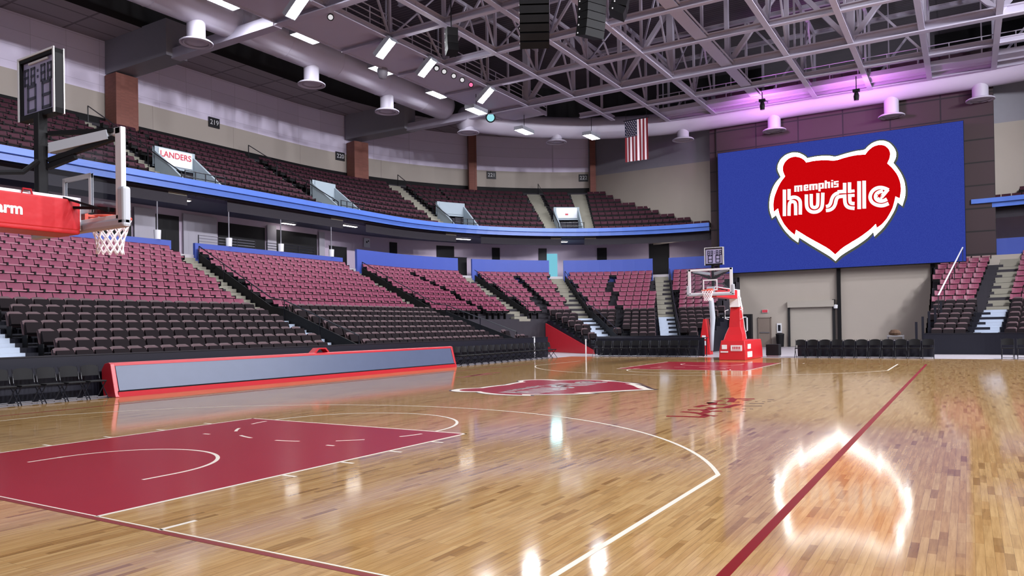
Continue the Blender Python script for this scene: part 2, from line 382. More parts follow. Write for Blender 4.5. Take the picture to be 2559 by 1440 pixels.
for x in (-0.03, LX + 0.03): line(mb, [(x, -0.06), (x, 15.3)], 0.06)
fl('baseline', mb, M['bline'])
mb = MB(); line(mb, [(-0.06, -0.04), (LX + .06, -0.04)], 0.08); line(mb, [(-0.06, 15.28), (LX + .06, 15.28)], 0.08); fl('sideline', mb, M['bline'])
mb = MB(); line(mb, [(0.02, 0.02), (0.02, 15.22)], 0.02); fl('baseline_edge', mb, M['line'])
# red sponsor wordmarks painted beside the half-way line (strokes as they lie on the boards)
def zoomf(pts): return [(1640 + x / 7.526, 980 + y / 7.525) for x, y in pts]
def floor_strokes(mb, strokes, w):
    for st in strokes:
        for q in ribbon([tuple(on_z(u, v, 0)[:2]) for u, v in zoomf(st)], w): flat(mb, q)
mb = MB()
floor_strokes(mb, [[(190, 455), (520, 460), (860, 474), (960, 440), (1130, 455)], [(470, 372), (680, 385), (850, 410), (930, 440)], [(590, 335), (880, 335), (970, 370), (880, 400)], [(750, 285), (930, 245)],
    [(940, 215), (1050, 195), (1060, 245)], [(1130, 235), (1340, 240)], [(1090, 175), (1260, 165)], [(1270, 130), (1380, 112), (1450, 145), (1390, 190), (1560, 190)], [(1320, 290), (1400, 262), (1570, 232)],
    [(1130, 300), (1390, 295)], [(1040, 360), (1240, 360)], [(960, 290), (1080, 305), (960, 335)], [(1500, 130), (1850, 130)], [(1640, 160), (1760, 152)]], 0.15)
fl('court_wordmark', mb, M['bline'])
mb = MB()
floor_strokes(mb, [[(1480, 318), (1560, 318)], [(1620, 318), (1690, 318)], [(1760, 318), (1820, 318)], [(1330, 370), (1400, 370)], [(1620, 370), (1690, 370)], [(1600, 265), (1990, 265)], [(1750, 215), (2030, 215)],
    [(1860, 180), (1910, 180)], [(1990, 180), (2050, 180)], [(2090, 180), (2160, 180)], [(2090, 145), (2220, 145)]], 0.06)
fl('court_small_print', mb, M['dark_line'])
mb = MB()
for st in ([(1140, 944), (1165, 942), (1200, 936)], [(1195, 937), (1222, 933), (1250, 931)], [(1175, 940), (1230, 936)]):
    for q in ribbon([tuple(on_z(u, v, 0)[:2]) for u, v in st], 0.2): flat(mb, q)
fl('court_wordmark', mb, M['bline'])

# ---- emblem outline (read on the screen, in its own plane) reused for the centre of the court
SX = 51.45
Z8 = lambda pts: [(1900 + x / 4.0, 320 + y / 4.0) for x, y in pts]
WHITE = Z8([(205, 490), (172, 420), (175, 370), (205, 310), (255, 268), (320, 245), (385, 248), (440, 275), (470, 303), (560, 285), (640, 278), (700, 280), (750, 290), (850, 258), (950, 232), (1045, 220), (1075, 185), (1120, 150), (1180, 128),
    (1240, 127), (1295, 150), (1340, 200), (1360, 250), (1355, 300), (1330, 350), (1370, 400), (1410, 460), (1440, 530), (1452, 610), (1450, 680), (1420, 780), (1372, 742), (1340, 830), (1280, 930), (1220, 1010), (1140, 1085), (1130, 1040),
    (1060, 1110), (960, 1180), (860, 1240), (800, 1280), (752, 1330), (700, 1285), (600, 1225), (500, 1165), (430, 1120), (388, 1095), (378, 1145), (310, 1095), (240, 1020), (190, 940), (158, 872), (118, 902), (95, 830), (90, 760), (100, 680), (125, 600), (160, 540)])
RED = Z8([(248, 485), (225, 430), (225, 385), (250, 335), (290, 300), (345, 285), (400, 295), (440, 320), (460, 345), (540, 328), (640, 320), (750, 328), (850, 295), (950, 272), (1050, 265), (1080, 225), (1130, 185), (1190, 167), (1245, 175), (1285, 210),
    (1300, 250), (1295, 300), (1270, 355), (1320, 400), (1370, 465), (1400, 540), (1408, 620), (1395, 705), (1352, 685), (1340, 740), (1320, 810), (1270, 900), (1220, 960), (1165, 1000), (1155, 960), (1100, 1015), (1000, 1090), (900, 1150), (820, 1200), (750, 1265),
    (680, 1205), (580, 1150), (480, 1095), (400, 1045), (358, 1020), (345, 1070), (290, 1025), (235, 960), (195, 880), (178, 805), (135, 840), (130, 760), (140, 690), (170, 610), (205, 540)])
def smooth_out(p):
    n = len(p); q = []
    for i in range(n):
        a, b, c = p[i - 1], p[i], p[(i + 1) % n]
        v1 = (b[0] - a[0], b[1] - a[1]); v2 = (c[0] - b[0], c[1] - b[1]); t = abs(math.atan2(v1[0] * v2[1] - v1[1] * v2[0], v1[0] * v2[0] + v1[1] * v2[1]))
        if t > 0.75: q.append(b)
        else: q += [tuple(.8 * x + .2 * y for x, y in zip(b, a)), tuple(.8 * x + .2 * y for x, y in zip(b, c))]
    return q
WHITE, RED = smooth_out(WHITE), smooth_out(RED)
def offset(p, d, sh=(0, 0)):
    n = len(p); q = []
    for i in range(n):
        a, b, c = p[i - 1], p[i], p[(i + 1) % n]
        dx, dy = c[0] - a[0], c[1] - a[1]; l = math.hypot(dx, dy) or 1
        q.append((b[0] + dy / l * d + sh[0], b[1] - dx / l * d + sh[1]))
    return q
DARK = offset(WHITE, 4.8, (0.8, 1.6))
A_ = lambda pts: [(1945 + x / 13.09, 440 + y / 13.09) for x, y in pts]
B_ = lambda pts: [(2080 + x / 12.0, 430 + y / 12.0) for x, y in pts]
wA, wB = 1 / 13.09, 1 / 12.0
STR = []
def sa(w, pts, sm=0): STR.append((A_(chaikin(pts, 2) if sm else pts), w * wA))
def sb(w, pts, sm=0): STR.append((B_(chaikin(pts, 2) if sm else pts), w * wB))
sa(112, [(203, 447), (203, 1315)]); sa(110, [(355, 430), (355, 790)]); sa(115, [(350, 775), (420, 710), (540, 688), (650, 730), (715, 810), (726, 920), (722, 1265)], 1); sa(110, [(353, 1305), (358, 940), (385, 860), (470, 833), (545, 860), (570, 940), (572, 1285)], 1)
sa(115, [(922, 605), (922, 940), (950, 1070), (1050, 1165), (1170, 1188), (1300, 1165), (1410, 1080), (1450, 940), (1460, 548)], 1); sa(110, [(1080, 590), (1080, 930), (1105, 1010), (1185, 1042), (1265, 1010), (1298, 930), (1298, 562)], 1)
sa(110, [(1560, 1003), (1650, 985), (1715, 900), (1745, 760), (1800, 650), (1880, 585), (1975, 550)], 1); sb(105, [(160, 600), (250, 592), (420, 580)])
sa(110, [(1560, 1135), (1690, 1120), (1800, 1050), (1860, 950), (1890, 820), (1920, 730)], 1); sb(105, [(95, 960), (110, 870), (135, 790), (190, 742), (300, 730), (425, 722)], 1)
sb(106, [(371, 328), (371, 640)]); sb(106, [(518, 312), (518, 632)]); sb(88, [(470, 588), (670, 567)]); sb(108, [(372, 690), (376, 900), (410, 1010), (500, 1075), (670, 1092)], 1); sb(90, [(470, 712), (670, 702)]); sb(106, [(524, 680), (526, 890), (565, 945), (670, 950)], 1)
sb(115, [(805, 278), (808, 1115)]); sb(113, [(955, 262), (960, 1100)])
sb(108, [(1690, 945), (1560, 1003), (1440, 1016), (1290, 980), (1180, 900), (1128, 780), (1150, 650), (1230, 540), (1350, 475), (1480, 466), (1600, 500), (1690, 545)], 1); sb(112, [(1672, 520), (1590, 620), (1480, 750)])
sb(108, [(1640, 815), (1550, 865), (1440, 882), (1340, 845), (1290, 770), (1310, 670), (1390, 605), (1520, 575)], 1); sb(150, [(1330, 720), (1500, 800)])
for xs, y0, y1 in ((560, 325, 520), (655, 325, 515), (755, 305, 498), (865, 300, 485), (1050, 275, 468), (1150, 270, 460), (1255, 255, 445), (1350, 240, 505), (1460, 235, 412), (1555, 150, 412), (1660, 200, 398), (1765, 205, 383), (1765, 135, 172)):
    sa(70, [(xs, y0), (xs, y1)])
for p0, p1, w in (((528, 345), (785, 322), 46), ((868, 308), (985, 300), 46), ((960, 300), (960, 400), 56), ((868, 395), (985, 385), 40), ((868, 470), (988, 455), 48), ((1018, 295), (1285, 275), 46), ((1330, 260), (1490, 245), 46), ((1360, 400), (1490, 388), 46), ((1560, 225), (1690, 210), 46)):
    sa(w, [p0, p1])
for p0, p1, w in (((50, 300), (190, 285), 44), ((76, 290), (76, 372), 50), ((55, 372), (190, 356), 40), ((164, 360), (164, 440), 50), ((50, 450), (190, 430), 44)): sb(w, [p0, p1])
STAR = []
for k in range(10): a = R_(-90 + 180 + 36 * k); r = 92 if k % 2 == 0 else 36; STAR.append((1412 + r * math.sin(a), 720 - r * math.cos(a)))
STAR = B_(STAR)
def plane_poly(mb, poly, dx):
    mb.add([Vector((SX - dx, q.y, q.z)) for q in (on_x(u, v, SX) for u, v in poly)], [tuple(range(len(poly)))])
scr = thing('video_screen', 'giant video screen with red bear head emblem on blue, hung on the far wall', 'screen', (SX + 0.4, 6.3, 5.35))
def spart(name, mb, m): return mb.build(name, m, scr, origin=None)
org = Vector((SX + 0.4, 6.3, 5.35))
def rel(mb, o): mb.v = [tuple(Vector(p) - o) for p in mb.v]; return mb
YL, YR, ZB, ZT = 14.02, -1.36, 5.36, 14.16
mb = MB().box(SX + 0.02, SX + 0.55, YR - 0.03, YL + 0.03, ZB - 0.03, ZT + 0.03); spart('cabinet', rel(mb, org), M['black'])
mb = MB().box(SX, SX + 0.03, YR, YL, ZB, ZT); spart('display', rel(mb, org), M['sblue'])
mb = MB(); plane_poly(mb, DARK, .012); spart('emblem_outline', rel(mb, org), M['sgrey'])  # grey outer outline, part of the emblem artwork
mb = MB(); plane_poly(mb, WHITE, .02); spart('emblem_border', rel(mb, org), M['swhite'])
mb = MB(); plane_poly(mb, RED, .028); spart('emblem_field', rel(mb, org), M['sred'])
mb = MB()
for p, w in STR:
    for q in ribbon(p, w): plane_poly(mb, q, .036)
spart('team_lettering', rel(mb, org), M['sletter'])
mb = MB(); plane_poly(mb, STAR, .044); spart('emblem_star', rel(mb, org), M['sred'])
# the same emblem painted on the centre of the court (chin towards the near sideline)
chin = on_x(1900 + 752 / 4, 320 + 1330 / 4, SX); ear = on_x(1900 + 1240 / 4, 320 + 127 / 4, SX); k_ = 4.95 / (ear.z - chin.z)
def fpoly(mb, poly, z):
    mb.add([(14.4 - (q.y - chin.y) * k_, 5.37 + (q.z - chin.z) * k_, z) for q in (on_x(u, v, SX) for u, v in poly)], [tuple(range(len(poly)))[::-1]])
mb = MB(); fpoly(mb, DARK, .0016); fl('centre_emblem_outline', mb, M['dark_line'])
mb = MB(); fpoly(mb, WHITE, .0020); fl('centre_emblem_border', mb, M['line'])
mb = MB(); fpoly(mb, RED, .0024); fl('centre_emblem_field', mb, M['paint'])
mb = MB()
for p, w in STR:
    for q in ribbon(p, w): fpoly(mb, q, .0028)
fl('centre_emblem_lettering', mb, M['grey_line'])

# ------------------------------------------------------------------ bowl structure
FR0, FD, FZ0, FH, FN = 10.1, 0.83, 2.2, 0.357, 9            # fixed lower rows
UR0, UD, UZ0, UH, UN = 17.6, 0.88, 8.75, 0.50, 10           # upper deck rows
RR0, RD, RZ0, RH, RN = 3.9, 0.86, 0.50, 0.26, 7             # retractable rows
END = CX + 90 + 1.6; ENDR = CX + 90 + 2.6                                          # where the left end bleacher stops (y = 10.3)
ENDM = CX + 90 + 2.2                                         # the same on the mirrored side (y = -0.2)
def steps(r0, d, z0, h, n, front):
    pr = [(r0, front)]
    for i in range(n): pr += [(r0 + d * i, z0 + h * i), (r0 + d * (i + 1), z0 + h * i)]
    return pr
for mir, s0, s1 in ((False, -6, END), (True, CX + 30, ENDM)):
    mb = MB(); sweep(mb, steps(FR0, FD, FZ0, FH, FN, -0.01) + [(FR0 + FD * FN, 4.9)], s0, s1, mir)
    # dark end wall of the stand
    y = P(10, s1, mir)[1]; pr = steps(RR0, RD, RZ0, RH, RN, 0) + steps(FR0, FD, FZ0, FH, FN, FZ0)
    pr = pr if mir else [(FR0, 0)] + pr[15:]
    poly = [(CX + r, y, z) for r, z in pr] + [(52.25, y, 5.05), (52.25, y, 0)]
    mb.prism(poly, (0, 0.08 if not mir else -0.08, 0)); structure(mb, 'floor_lower_bowl', M['riser'])
    # concourse: floor, back wall, ceiling
    e = CX + 88 if not mir else CX + 90
    mb = MB(); sweep(mb, [(17.7, 5.0), (17.7, 5.6), (21.5, 5.6)], s0, e, mir); structure(mb, 'floor_concourse', M['concrete'])
    mb = MB(); sweep(mb, [(21.5, 5.6), (21.5, 8.5)], s0, e, mir); structure(mb, 'wall_concourse', M['concourse'])
    mb = MB(); sweep(mb, [(21.6, 8.5), (17.95, 8.5), (17.12, 9.0)], s0, e, mir); structure(mb, 'ceiling_concourse', M['slate'])
    mb = MB(); sweep(mb, [(17.1, 8.98), (17.0, 9.0), (17.0, 9.28), (17.16, 9.30), (17.16, 8.7)], s0, e, mir); structure(mb, 'trim_fascia', M['fascia'])
# blue parapet with gaps at the stairs
def blue(mb, s0, s1, top, mir=False): sweep(mb, [(17.58, 5.0), (17.58, top), (17.75, top), (17.75, 5.0)], s0, s1, mir, cap=True)
G3, G4, G5 = CX + 24.3, CX + 49.0, CX + 75.5
mb = MB()
blue(mb, -6, 7.6, 6.2); blue(mb, 9.0, 19.25, 6.2); blue(mb, 20.6, 31.2, 6.2); blue(mb, 32.5, G3 - 2.0, 6.85); blue(mb, G3 + 2.0, G4 - 1.9, 6.85); blue(mb, G4 + 1.9, G5 - 2, 6.85); blue(mb, G5 + 2, CX + 90, 6.85)
structure(mb, 'wall_parapet', M['blue'])
mb = MB(); blue(mb, CX + 30, CX + 90, 6.75, True); structure(mb, 'wall_parapet', M['blue'])
# upper deck, cut by the diagonal end walls
DA, DB = Vector((58.7, 27.9)), Vector((53.0, 14.2))
def cut_s(R):
    best = CX + 90
    for i in range(900):
        s = CX + 50 + i * 0.05; x, y = P(R, s); t = (y - DB.y) / (DA.y - DB.y); xl = DB.x + t * (DA.x - DB.x)
        if x > xl: best = s; break
    return min(best, CX + 90)
VOMS = [(20.2, 22.6, 19.1), (31.3, 33.4, 30.2), (CX + 22.0, CX + 28.9, CX + 18.9), (CX + 50.4, CX + 56.4, CX + 47.6)]     # s0, s1, stair start
VR = 20.24
for mir, s0 in ((False, -6), (True, CX + 40)):
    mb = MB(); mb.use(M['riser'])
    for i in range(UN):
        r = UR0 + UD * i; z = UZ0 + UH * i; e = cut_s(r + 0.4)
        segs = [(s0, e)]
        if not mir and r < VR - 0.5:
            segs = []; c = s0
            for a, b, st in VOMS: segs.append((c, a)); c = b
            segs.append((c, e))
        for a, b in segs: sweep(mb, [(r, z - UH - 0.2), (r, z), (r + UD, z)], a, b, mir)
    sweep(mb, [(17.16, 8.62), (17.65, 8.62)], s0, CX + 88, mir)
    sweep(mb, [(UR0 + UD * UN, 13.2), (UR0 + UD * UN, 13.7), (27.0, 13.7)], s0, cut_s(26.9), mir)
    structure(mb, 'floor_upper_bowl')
    mb = MB(); e = cut_s(26.95)
    sweep(mb, [(26.97, 13.2), (26.97, 14.25)], s0, e, mir); structure(mb, 'trim_wall_base', M['black'])
    mb = MB(); sweep(mb, [(27.0, 13.2), (27.0, 15.72)], s0, e, mir); structure(mb, 'wall_upper_band', M['beige'])
    mb = MB(); sweep(mb, [(27.02, 15.72), (27.02, 19.0)], s0, e, mir); structure(mb, 'wall_upper', M['white'])
    f = (lambda q: (q[0], YM - q[1], q[2])) if mir else (lambda q: q)
    mb = MB(); mb.prism([f(q) for q in ((DB.x - 0.3, DB.y - .7, 8.3), (DA.x, DA.y, 8.3), (DA.x, DA.y, 15.3), (DB.x - 0.3, DB.y - .7, 14.0))], (0.25, -0.1, 0)); structure(mb, 'wall_end_beige', M['farwall'])
    mb = MB(); mb.prism([f(q) for q in ((DB.x - 0.3, DB.y - .7, 14.0), (DA.x, DA.y, 15.3), (DA.x, DA.y, 19.0), (DB.x - 0.3, DB.y - .7, 19.0))], (0.27, -0.1, 0)); structure(mb, 'wall_end_white', M['girder'])
    mb = MB(); sweep(mb, [(27.1, 18.8), (23.4, 18.8)], s0, CX + 92, mir); structure(mb, 'ceiling_soffit', M['soffit'])
    mb = MB(); sweep(mb, [(23.4, 18.79), (23.4, 22.2)], s0, CX + 92, mir); structure(mb, 'trim_soffit_shade', M['dark'])  # black face stands in for the shadowed gap beyond the soffit
    mb = MB(); y0, y1 = (13.75, 14.9) if not mir else (YM - 14.9, YM - 13.75)
    mb.box(52.45, 52.95, y0, y1, 6.0, 18.8); structure(mb, 'column_5' if not mir else 'column_6', M['brown'])
# far end wall
mb = MB().box(52.3, 52.8, -9, 14.4, -0.01, 5.7); structure(mb, 'wall_far', M['farwall'])
mb = MB().box(52.32, 52.8, -3.0, 14.4, 5.7, 18.9); structure(mb, 'wall_far_upper', M['brown'])
# roof deck
mb = MB().box(-14, 64, -32, 45, 22.2, 22.5); structure(mb, 'ceiling', M['deck'])
# brick clad columns at the back of the upper deck
for i, (x, y, w, d, zb, zt, th) in enumerate(((22.2, 40.75, 1.36, 0.55, 12.9, 16.75, 0), (41.4, 39.95, 1.3, 0.55, 13.0, 16.6, -0.25), (51.15, 35.5, 0.68, 0.45, 13.2, 18.7, -0.85), (58.35, 27.25, 0.5, 0.4, 13.0, 18.7, -1.1))):
    mb = MB(); ex = Vector((math.cos(th), math.sin(th), 0)); ey = Vector((-ex.y, ex.x, 0))
    mb.obox((x, y, (zb + zt) / 2), ex * (w / 2), ey * d, Vector((0, 0, (zt - zb) / 2)))
    structure(mb, 'column_%d' % (i + 1), M['brick'])

# ------------------------------------------------------------------ stairs in the stands (lines in plan)
def line_pts(a, b): return Vector(a), Vector(b)
AIS = [line_pts((5.9, 18.2), (8.3, 32.0)), line_pts((17.35, 18.2), (19.95, 32.0)), line_pts((29.25, 18.2), (31.9, 32.0)),
       (Vector(P(10, G3)), Vector(P(17.6, G3))), (Vector(P(3.8, G4)), Vector(P(17.6, G4))), (Vector((39.0, 13.5)), Vector((52.4, 18.8)))]
GAPS = [(Vector(P(10, CX + 6)), Vector(P(16.9, CX + 6.5))), (Vector(P(10, CX + 36)), Vector(P(16.9, CX + 36.5))), (Vector(P(4, CX + 62)), Vector(P(16.9, CX + 62.5)))]
AISM = [(Vector((39.0, YM - 14.6)), Vector((52.4, YM - 16.4)))]
def dline(p, ab):
    a, b = ab; d = b - a; t = max(0, min(1, (p - a).dot(d) / d.length_squared)); return (p - (a + d * t)).length
def cross(ab, R, mir=False):
    a, b = ab; best = None
    for i in range(401):
        q = a + (b - a) * (i / 400); y = YM - q.y if mir else q.y
        r = y - CY if q.x < CX else (q.x - CX if y < CY else math.hypot(q.x - CX, y - CY))
        e = abs(r - R)
        if best is None or e < best[0]: best = (e, q)
    return best[1] if best[0] < 0.2 else None
def aisle_steps(ab, mir=False, hw=0.52):
    d = (ab[1] - ab[0]).normalized(); n = Vector((-d.y, d.x)); D3 = Vector((d.x, d.y, 0)); N3 = Vector((n.x, n.y, 0))
    mb = MB(); any_ = False
    for (r0, dd, z0, h, cnt, m) in ((RR0, RD, RZ0, RH, RN, M['metal_step']), (FR0, FD, FZ0, FH, FN, M['step'])):
        for i in range(cnt):
            for k, f in enumerate((0.25, 0.75)):
                q = cross(ab, r0 + dd * (i + f), mir)
                if q is None: continue
                mb.use(m); zt = z0 + h * i + (0.015 if k == 0 else h / 2)
                mb.obox((q.x, q.y, zt - 0.08), D3 * (dd * 0.26), N3 * hw, Vector((0, 0, 0.08))); any_ = True
    # last steps through the parapet
    if any_:
        for j in range(2):
            q = ab[1] + d * (0.05 + 0.4 * j); mb.use(M['step']).obox((q.x, q.y, 5.2 + 0.2 * j), D3 * 0.22, N3 * hw, Vector((0, 0, 0.2)))
        structure(mb, 'floor_stairs')
for ab in AIS: aisle_steps(ab)
for ab in AISM: aisle_steps(ab, True)
for (a, b, st) in VOMS:                                       # upper deck stairs beside the portals
    w = a - st
    for lo, hi in ((st, a),) + (((b, b + 3.0),) if a > CX + 40 else ()):
        mb = MB()
        for i in range(UN):
            for k in (0, 1):
                r = UR0 + UD * (i + 0.5 * k); z = UZ0 + UH * i + (0.02 if k == 0 else UH / 2)
                sweep(mb, [(r - .02, z - UH / 2), (r - .02, z), (r + UD * 0.5, z)], lo + 0.03 * (1 if lo < CX else 2.6), hi - 0.03)
        structure(mb, 'floor_stairs', M['step'])
    # portal walls
    mb = MB(); top = lambda r: UZ0 + UH * (r - UR0) / UD + 0.95
    t = 0.12 if a < CX else 0.35
    for s in (a, b - t):
        sweep(mb, [(VR, 8.6), (VR, top(VR)), (17.9, top(17.9) - 0.45), (17.9, 8.6)], s, s + t, cap=True)
    sweep(mb, [(VR, 8.6), (VR, 9.0), (VR + .15, 9.0)], a, b)
    sweep(mb, [(VR, 10.4), (VR, top(VR) + 0.25), (VR + .2, top(VR) + 0.25), (VR + .2, 10.4), (VR, 10.4)], a, b)
    sweep(mb, [(17.7, 8.62), (VR, 8.62)], a, b); sweep(mb, [(VR + 1.6, 8.6), (VR + 1.6, 10.5), (VR, 10.5)], a, b)
    structure(mb, 'wall_portal', M['portal'])

# ================================================================== SEATS
def seat_fixed(upper=False):
    back, pan, leg = MB(), MB(), MB()
    w = 0.235
    w = 0.248; h0, h1 = (0.60, 0.86)
    back.grid(lambda u, v: (-w + 2 * w * u, 0.16 + 0.10 * v - 0.03 * (1 - (2 * u - 1) ** 2) * -1, h0 + (h1 - h0) * v), 4, 3)
    back.grid(lambda u, v: (-w + 2 * w * u, 0.195 + 0.10 * v + 0.03 * (1 - (2 * u - 1) ** 2), h0 + (h1 - h0) * v), 4, 3)
    back.add([(-w, 0.26, h1), (w, 0.26, h1), (w, 0.295, h1), (-w, 0.295, h1)], [(0, 1, 2, 3)])
    pan.box(-w, w, -0.06, 0.20, 0.575, 0.605); pan.box(-w, w, -0.065, 0.0, 0.56, 0.61)
    leg.box(-0.24, 0.24, -0.02, 0.17, 0.40, 0.574); leg.box(-0.02, 0.02, -0.02, 0.2, 0.0, 0.41); leg.box(-0.263, -0.237, -0.10, 0.22, 0.45, 0.66); leg.box(0.237, 0.263, -0.10, 0.22, 0.45, 0.66)  # first black block paints the shade under the seat, the rest holds it up
    return back, pan, leg
def seat_riser():
    back, pad, leg = MB(), MB(), MB(); w = 0.225
    # reclined padded back with rolled top
    prof = [(0.08, 0.34), (0.13, 0.60), (0.175, 0.72), (0.215, 0.775), (0.26, 0.79), (0.295, 0.765), (0.28, 0.70), (0.20, 0.40), (0.15, 0.32)]
    def sq(u): return w * (1 - 0.16 * max(0, u) ** 2)
    n = len(prof)
    for side in (0,):
        vs = []
        for sx in (-1, -0.6, 0, 0.6, 1):
            for (y, z) in prof: vs.append((w * sx * (0.93 if z > 0.74 else 1), y, z - (0.035 if abs(sx) == 1 and z > 0.70 else 0)))
        fs = [(i * n + k, i * n + (k + 1) % n, (i + 1) * n + (k + 1) % n, (i + 1) * n + k) for i in range(4) for k in range(n)]
        back.add(vs, fs + [tuple(range(n)), tuple(4 * n + k for k in range(n))[::-1]])
    # tipped up seat pad
    pad.add([(x, y, z) for x in (-w, w) for y, z in ((-0.08, 0.42), (0.02, 0.715), (0.075, 0.70), (0.02, 0.36))], [(0, 1, 2, 3), (7, 6, 5, 4), (0, 4, 5, 1), (1, 5, 6, 2), (2, 6, 7, 3), (3, 7, 4, 0)])
    leg.box(-w, -w + 0.03, -0.05, 0.2, 0, 0.36); leg.box(w - 0.03, w, -0.05, 0.2, 0, 0.36); leg.box(-w, w, 0.06, 0.1, 0.05, 0.09)
    return back, pad, leg
FIX = dict(zip(('backrest', 'seat_pan', 'support_and_shade'), seat_fixed())); FIXM = {'backrest': M['maroon'], 'seat_pan': M['maroon_lit_edge'], 'support_and_shade': M['black']}
RIS = dict(zip(('backrest', 'seat_pad', 'frame'), seat_riser())); RISM = {'backrest': M['ltseat'], 'seat_pad': M['dkseat'], 'frame': M['black']}  # brown back paints in the overhead light, near-black pad its shaded underside
UPM = {'backrest': M['maroon_up'], 'seat_pan': M['maroon_pan'], 'support_and_shade': M['black']}
def whole(parts, mats):
    mb = MB()
    for k, p in parts.items(): mb.use(mats[k]); mb.add(p.v, p.f)
    return mb
def ring_seats(R, s0, s1, pitch):
    out = []; s = s0
    while s < s1:
        out.append(s); arc_ = CX <= s < CX + 90; n = s + (math.degrees(pitch / R) if arc_ else pitch)
        if s < CX < n: n = CX + math.degrees((n - CX) / R)
        elif arc_ and n > CX + 90: n = CX + 90 + math.radians(n - CX - 90) * R
        s = n
    return out
def visible(p, m=40):
    q = proj(p); return q is not None and -m < q[0] < W + m and -m < q[1] < H + m
def side_ok(x, y, ais, hw, gaps):
    p = Vector((x, y))
    return all(dline(p, a) > hw for a in ais) and all(dline(p, g) > 0.27 for g in gaps)
def collect(r0, d, z0, h, n, ranges, pitch, ais, gaps, hw, off, mir=False):
    """[(distance, row, s, x, y, z, rz)]"""
    out = []
    for i in range(n):
        for s0, s1 in ranges(i):
            R = r0 + d * i + off
            for s in ring_seats(R, s0, s1, pitch):
                x, y = P(R, s, mir)
                if not side_ok(x, y, ais, hw, gaps): continue
                z = z0 + h * i
                out.append(((Vector((x, y, z)) - CP).length, i, s, x, y, z, facing(s, mir)))
    return out
def place(kind, seats, parts, mats, single, name, labelf, cat, group, stuff_name, stuff_label, limit=300, extra=()):
    vis = sorted(k for k in seats if visible((k[3], k[4], k[5] + 0.6), 0))
    pick = vis[:limit]; chosen = set((k[1], k[2]) for k in pick)
    root = None; wm = whole(parts, mats)
    blocks = {}
    for k in pick: blocks.setdefault((block_of(k), k[1]), []).append(k)
    for (blk, row), ks in blocks.items():
        ks.sort(key=lambda k: k[2], reverse=(blk == 0))
        base = sorted((q for q in seats if block_of(q) == blk and q[1] == row), key=lambda q: q[2], reverse=(blk == 0))
        for k in ks:
            idx = base.index(k) + 1
            if root is None:
                if single: root = wm.build(name)
                else:
                    root = empty(name)
                    for pn, p in parts.items(): p.build(pn, mats[pn], root, smooth=(pn == 'backrest' and kind == 'riser'))
                o = root
            else: o = copy_tree(root)
            o.location = (k[3], k[4], k[5]); o.rotation_euler = (0, 0, k[6])
            tag(o, labelf(blk, row, idx), cat, group)
    mb = MB()
    for k in list(seats) + list(extra):
        if k in extra or (k[1], k[2]) not in chosen:
            mb.merge(wm, Matrix.Translation((k[3], k[4], k[5])) @ Matrix.Rotation(k[6], 4, 'Z'))
    o = mb.build(stuff_name); tag(o, stuff_label, cat, None, 'stuff')
def block_of(k):
    p = Vector((k[3], k[4]))
    if k[5] > 8: return 0 if k[3] < 19 and k[2] <= CX else (1 if k[2] < 29 else 2)
    a, b = AIS[1]; t = (p.y - a.y) / (b.y - a.y)
    if p.x < a.x + t * (b.x - a.x) and k[2] <= CX: return 0
    a, b = AIS[2]; t = (p.y - a.y) / (b.y - a.y)
    return 1 if (p.x < a.x + t * (b.x - a.x) and k[2] <= CX) else 2
fixed = collect(FR0, FD, FZ0, FH, FN, lambda i: [(5.0, END - 0.3)], 0.53, AIS, GAPS, 0.80, 0.42)
fixed_m = collect(FR0, FD, FZ0, FH, FN, lambda i: [(CX + 45, ENDM - 0.3)], 0.53, AISM, [], 0.80, 0.42, True)
B3 = ('before the first stairs', 'past the first stairs', 'past the second stairs')
place('fixed', fixed, FIX, FIXM, False, 'stadium_seat', lambda b, r, i: 'maroon plastic stadium seat, %s row up, %s seat %s' % (ordinal(r + 1), ordinal(i), B3[b]), 'stadium seat',
      'maroon seats of the lower stand', 'stadium_seating', 'maroon plastic seats filling the more distant blocks of the lower stand', 300, fixed_m)
ris = collect(RR0, RD, RZ0, RH, RN, lambda i: [(4.4, 31.0 - 0.1 * i), (CX + 35.5, ENDR - 0.3)], 0.51, AIS, GAPS, 0.82, 0.32)
ris_m = collect(RR0, RD, RZ0, RH, RN, lambda i: [(CX + 50, ENDM - 0.3)], 0.51, AISM, [], 0.82, 0.32, True)
place('riser', ris, RIS, RISM, False, 'riser_chair', lambda b, r, i: 'dark padded tip-up chair, %s row of the risers, %s chair %s' % (ordinal(r + 1), ordinal(i), B3[b]), 'riser chair',
      'dark chairs of the pull-out risers', 'riser_seating', 'dark padded chairs on the pull-out risers at the far end', 300, ris_m)
def up_ranges(i):
    r = UR0 + UD * i; e = cut_s(r + 0.4) - 1.0; segs = []; c = 3.0
    for a, b, st in VOMS:
        segs.append((c, st - (0.25 if st < CX else 0.8)))
        if r >= VR - 0.5: segs.append((a + (0.3 if a < CX else 0.9), b - (0.1 if a < CX else 0.3)))
        c = b + (0.3 if b < CX else (0.9 if a < CX + 40 else 3.8))
    segs.append((c, e)); return segs
upper = collect(UR0, UD, UZ0, UH, UN - 1, up_ranges, 0.54, [], [], 0, 0.42)
upper_m = collect(UR0, UD, UZ0, UH, UN - 1, lambda i: [(CX + 60, cut_s(UR0 + UD * i + 0.4) - 1)], 0.54, [], [], 0, 0.42, True)
B4 = ('before the first portal', 'past the first portal', 'past the second portal')
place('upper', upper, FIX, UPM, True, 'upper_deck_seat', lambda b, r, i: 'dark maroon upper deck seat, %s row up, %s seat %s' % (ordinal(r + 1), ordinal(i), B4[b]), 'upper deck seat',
      'dark maroon seats of the upper deck', 'upper_deck_seating', 'dark maroon seats filling the more distant blocks of the upper deck', 300, upper_m)

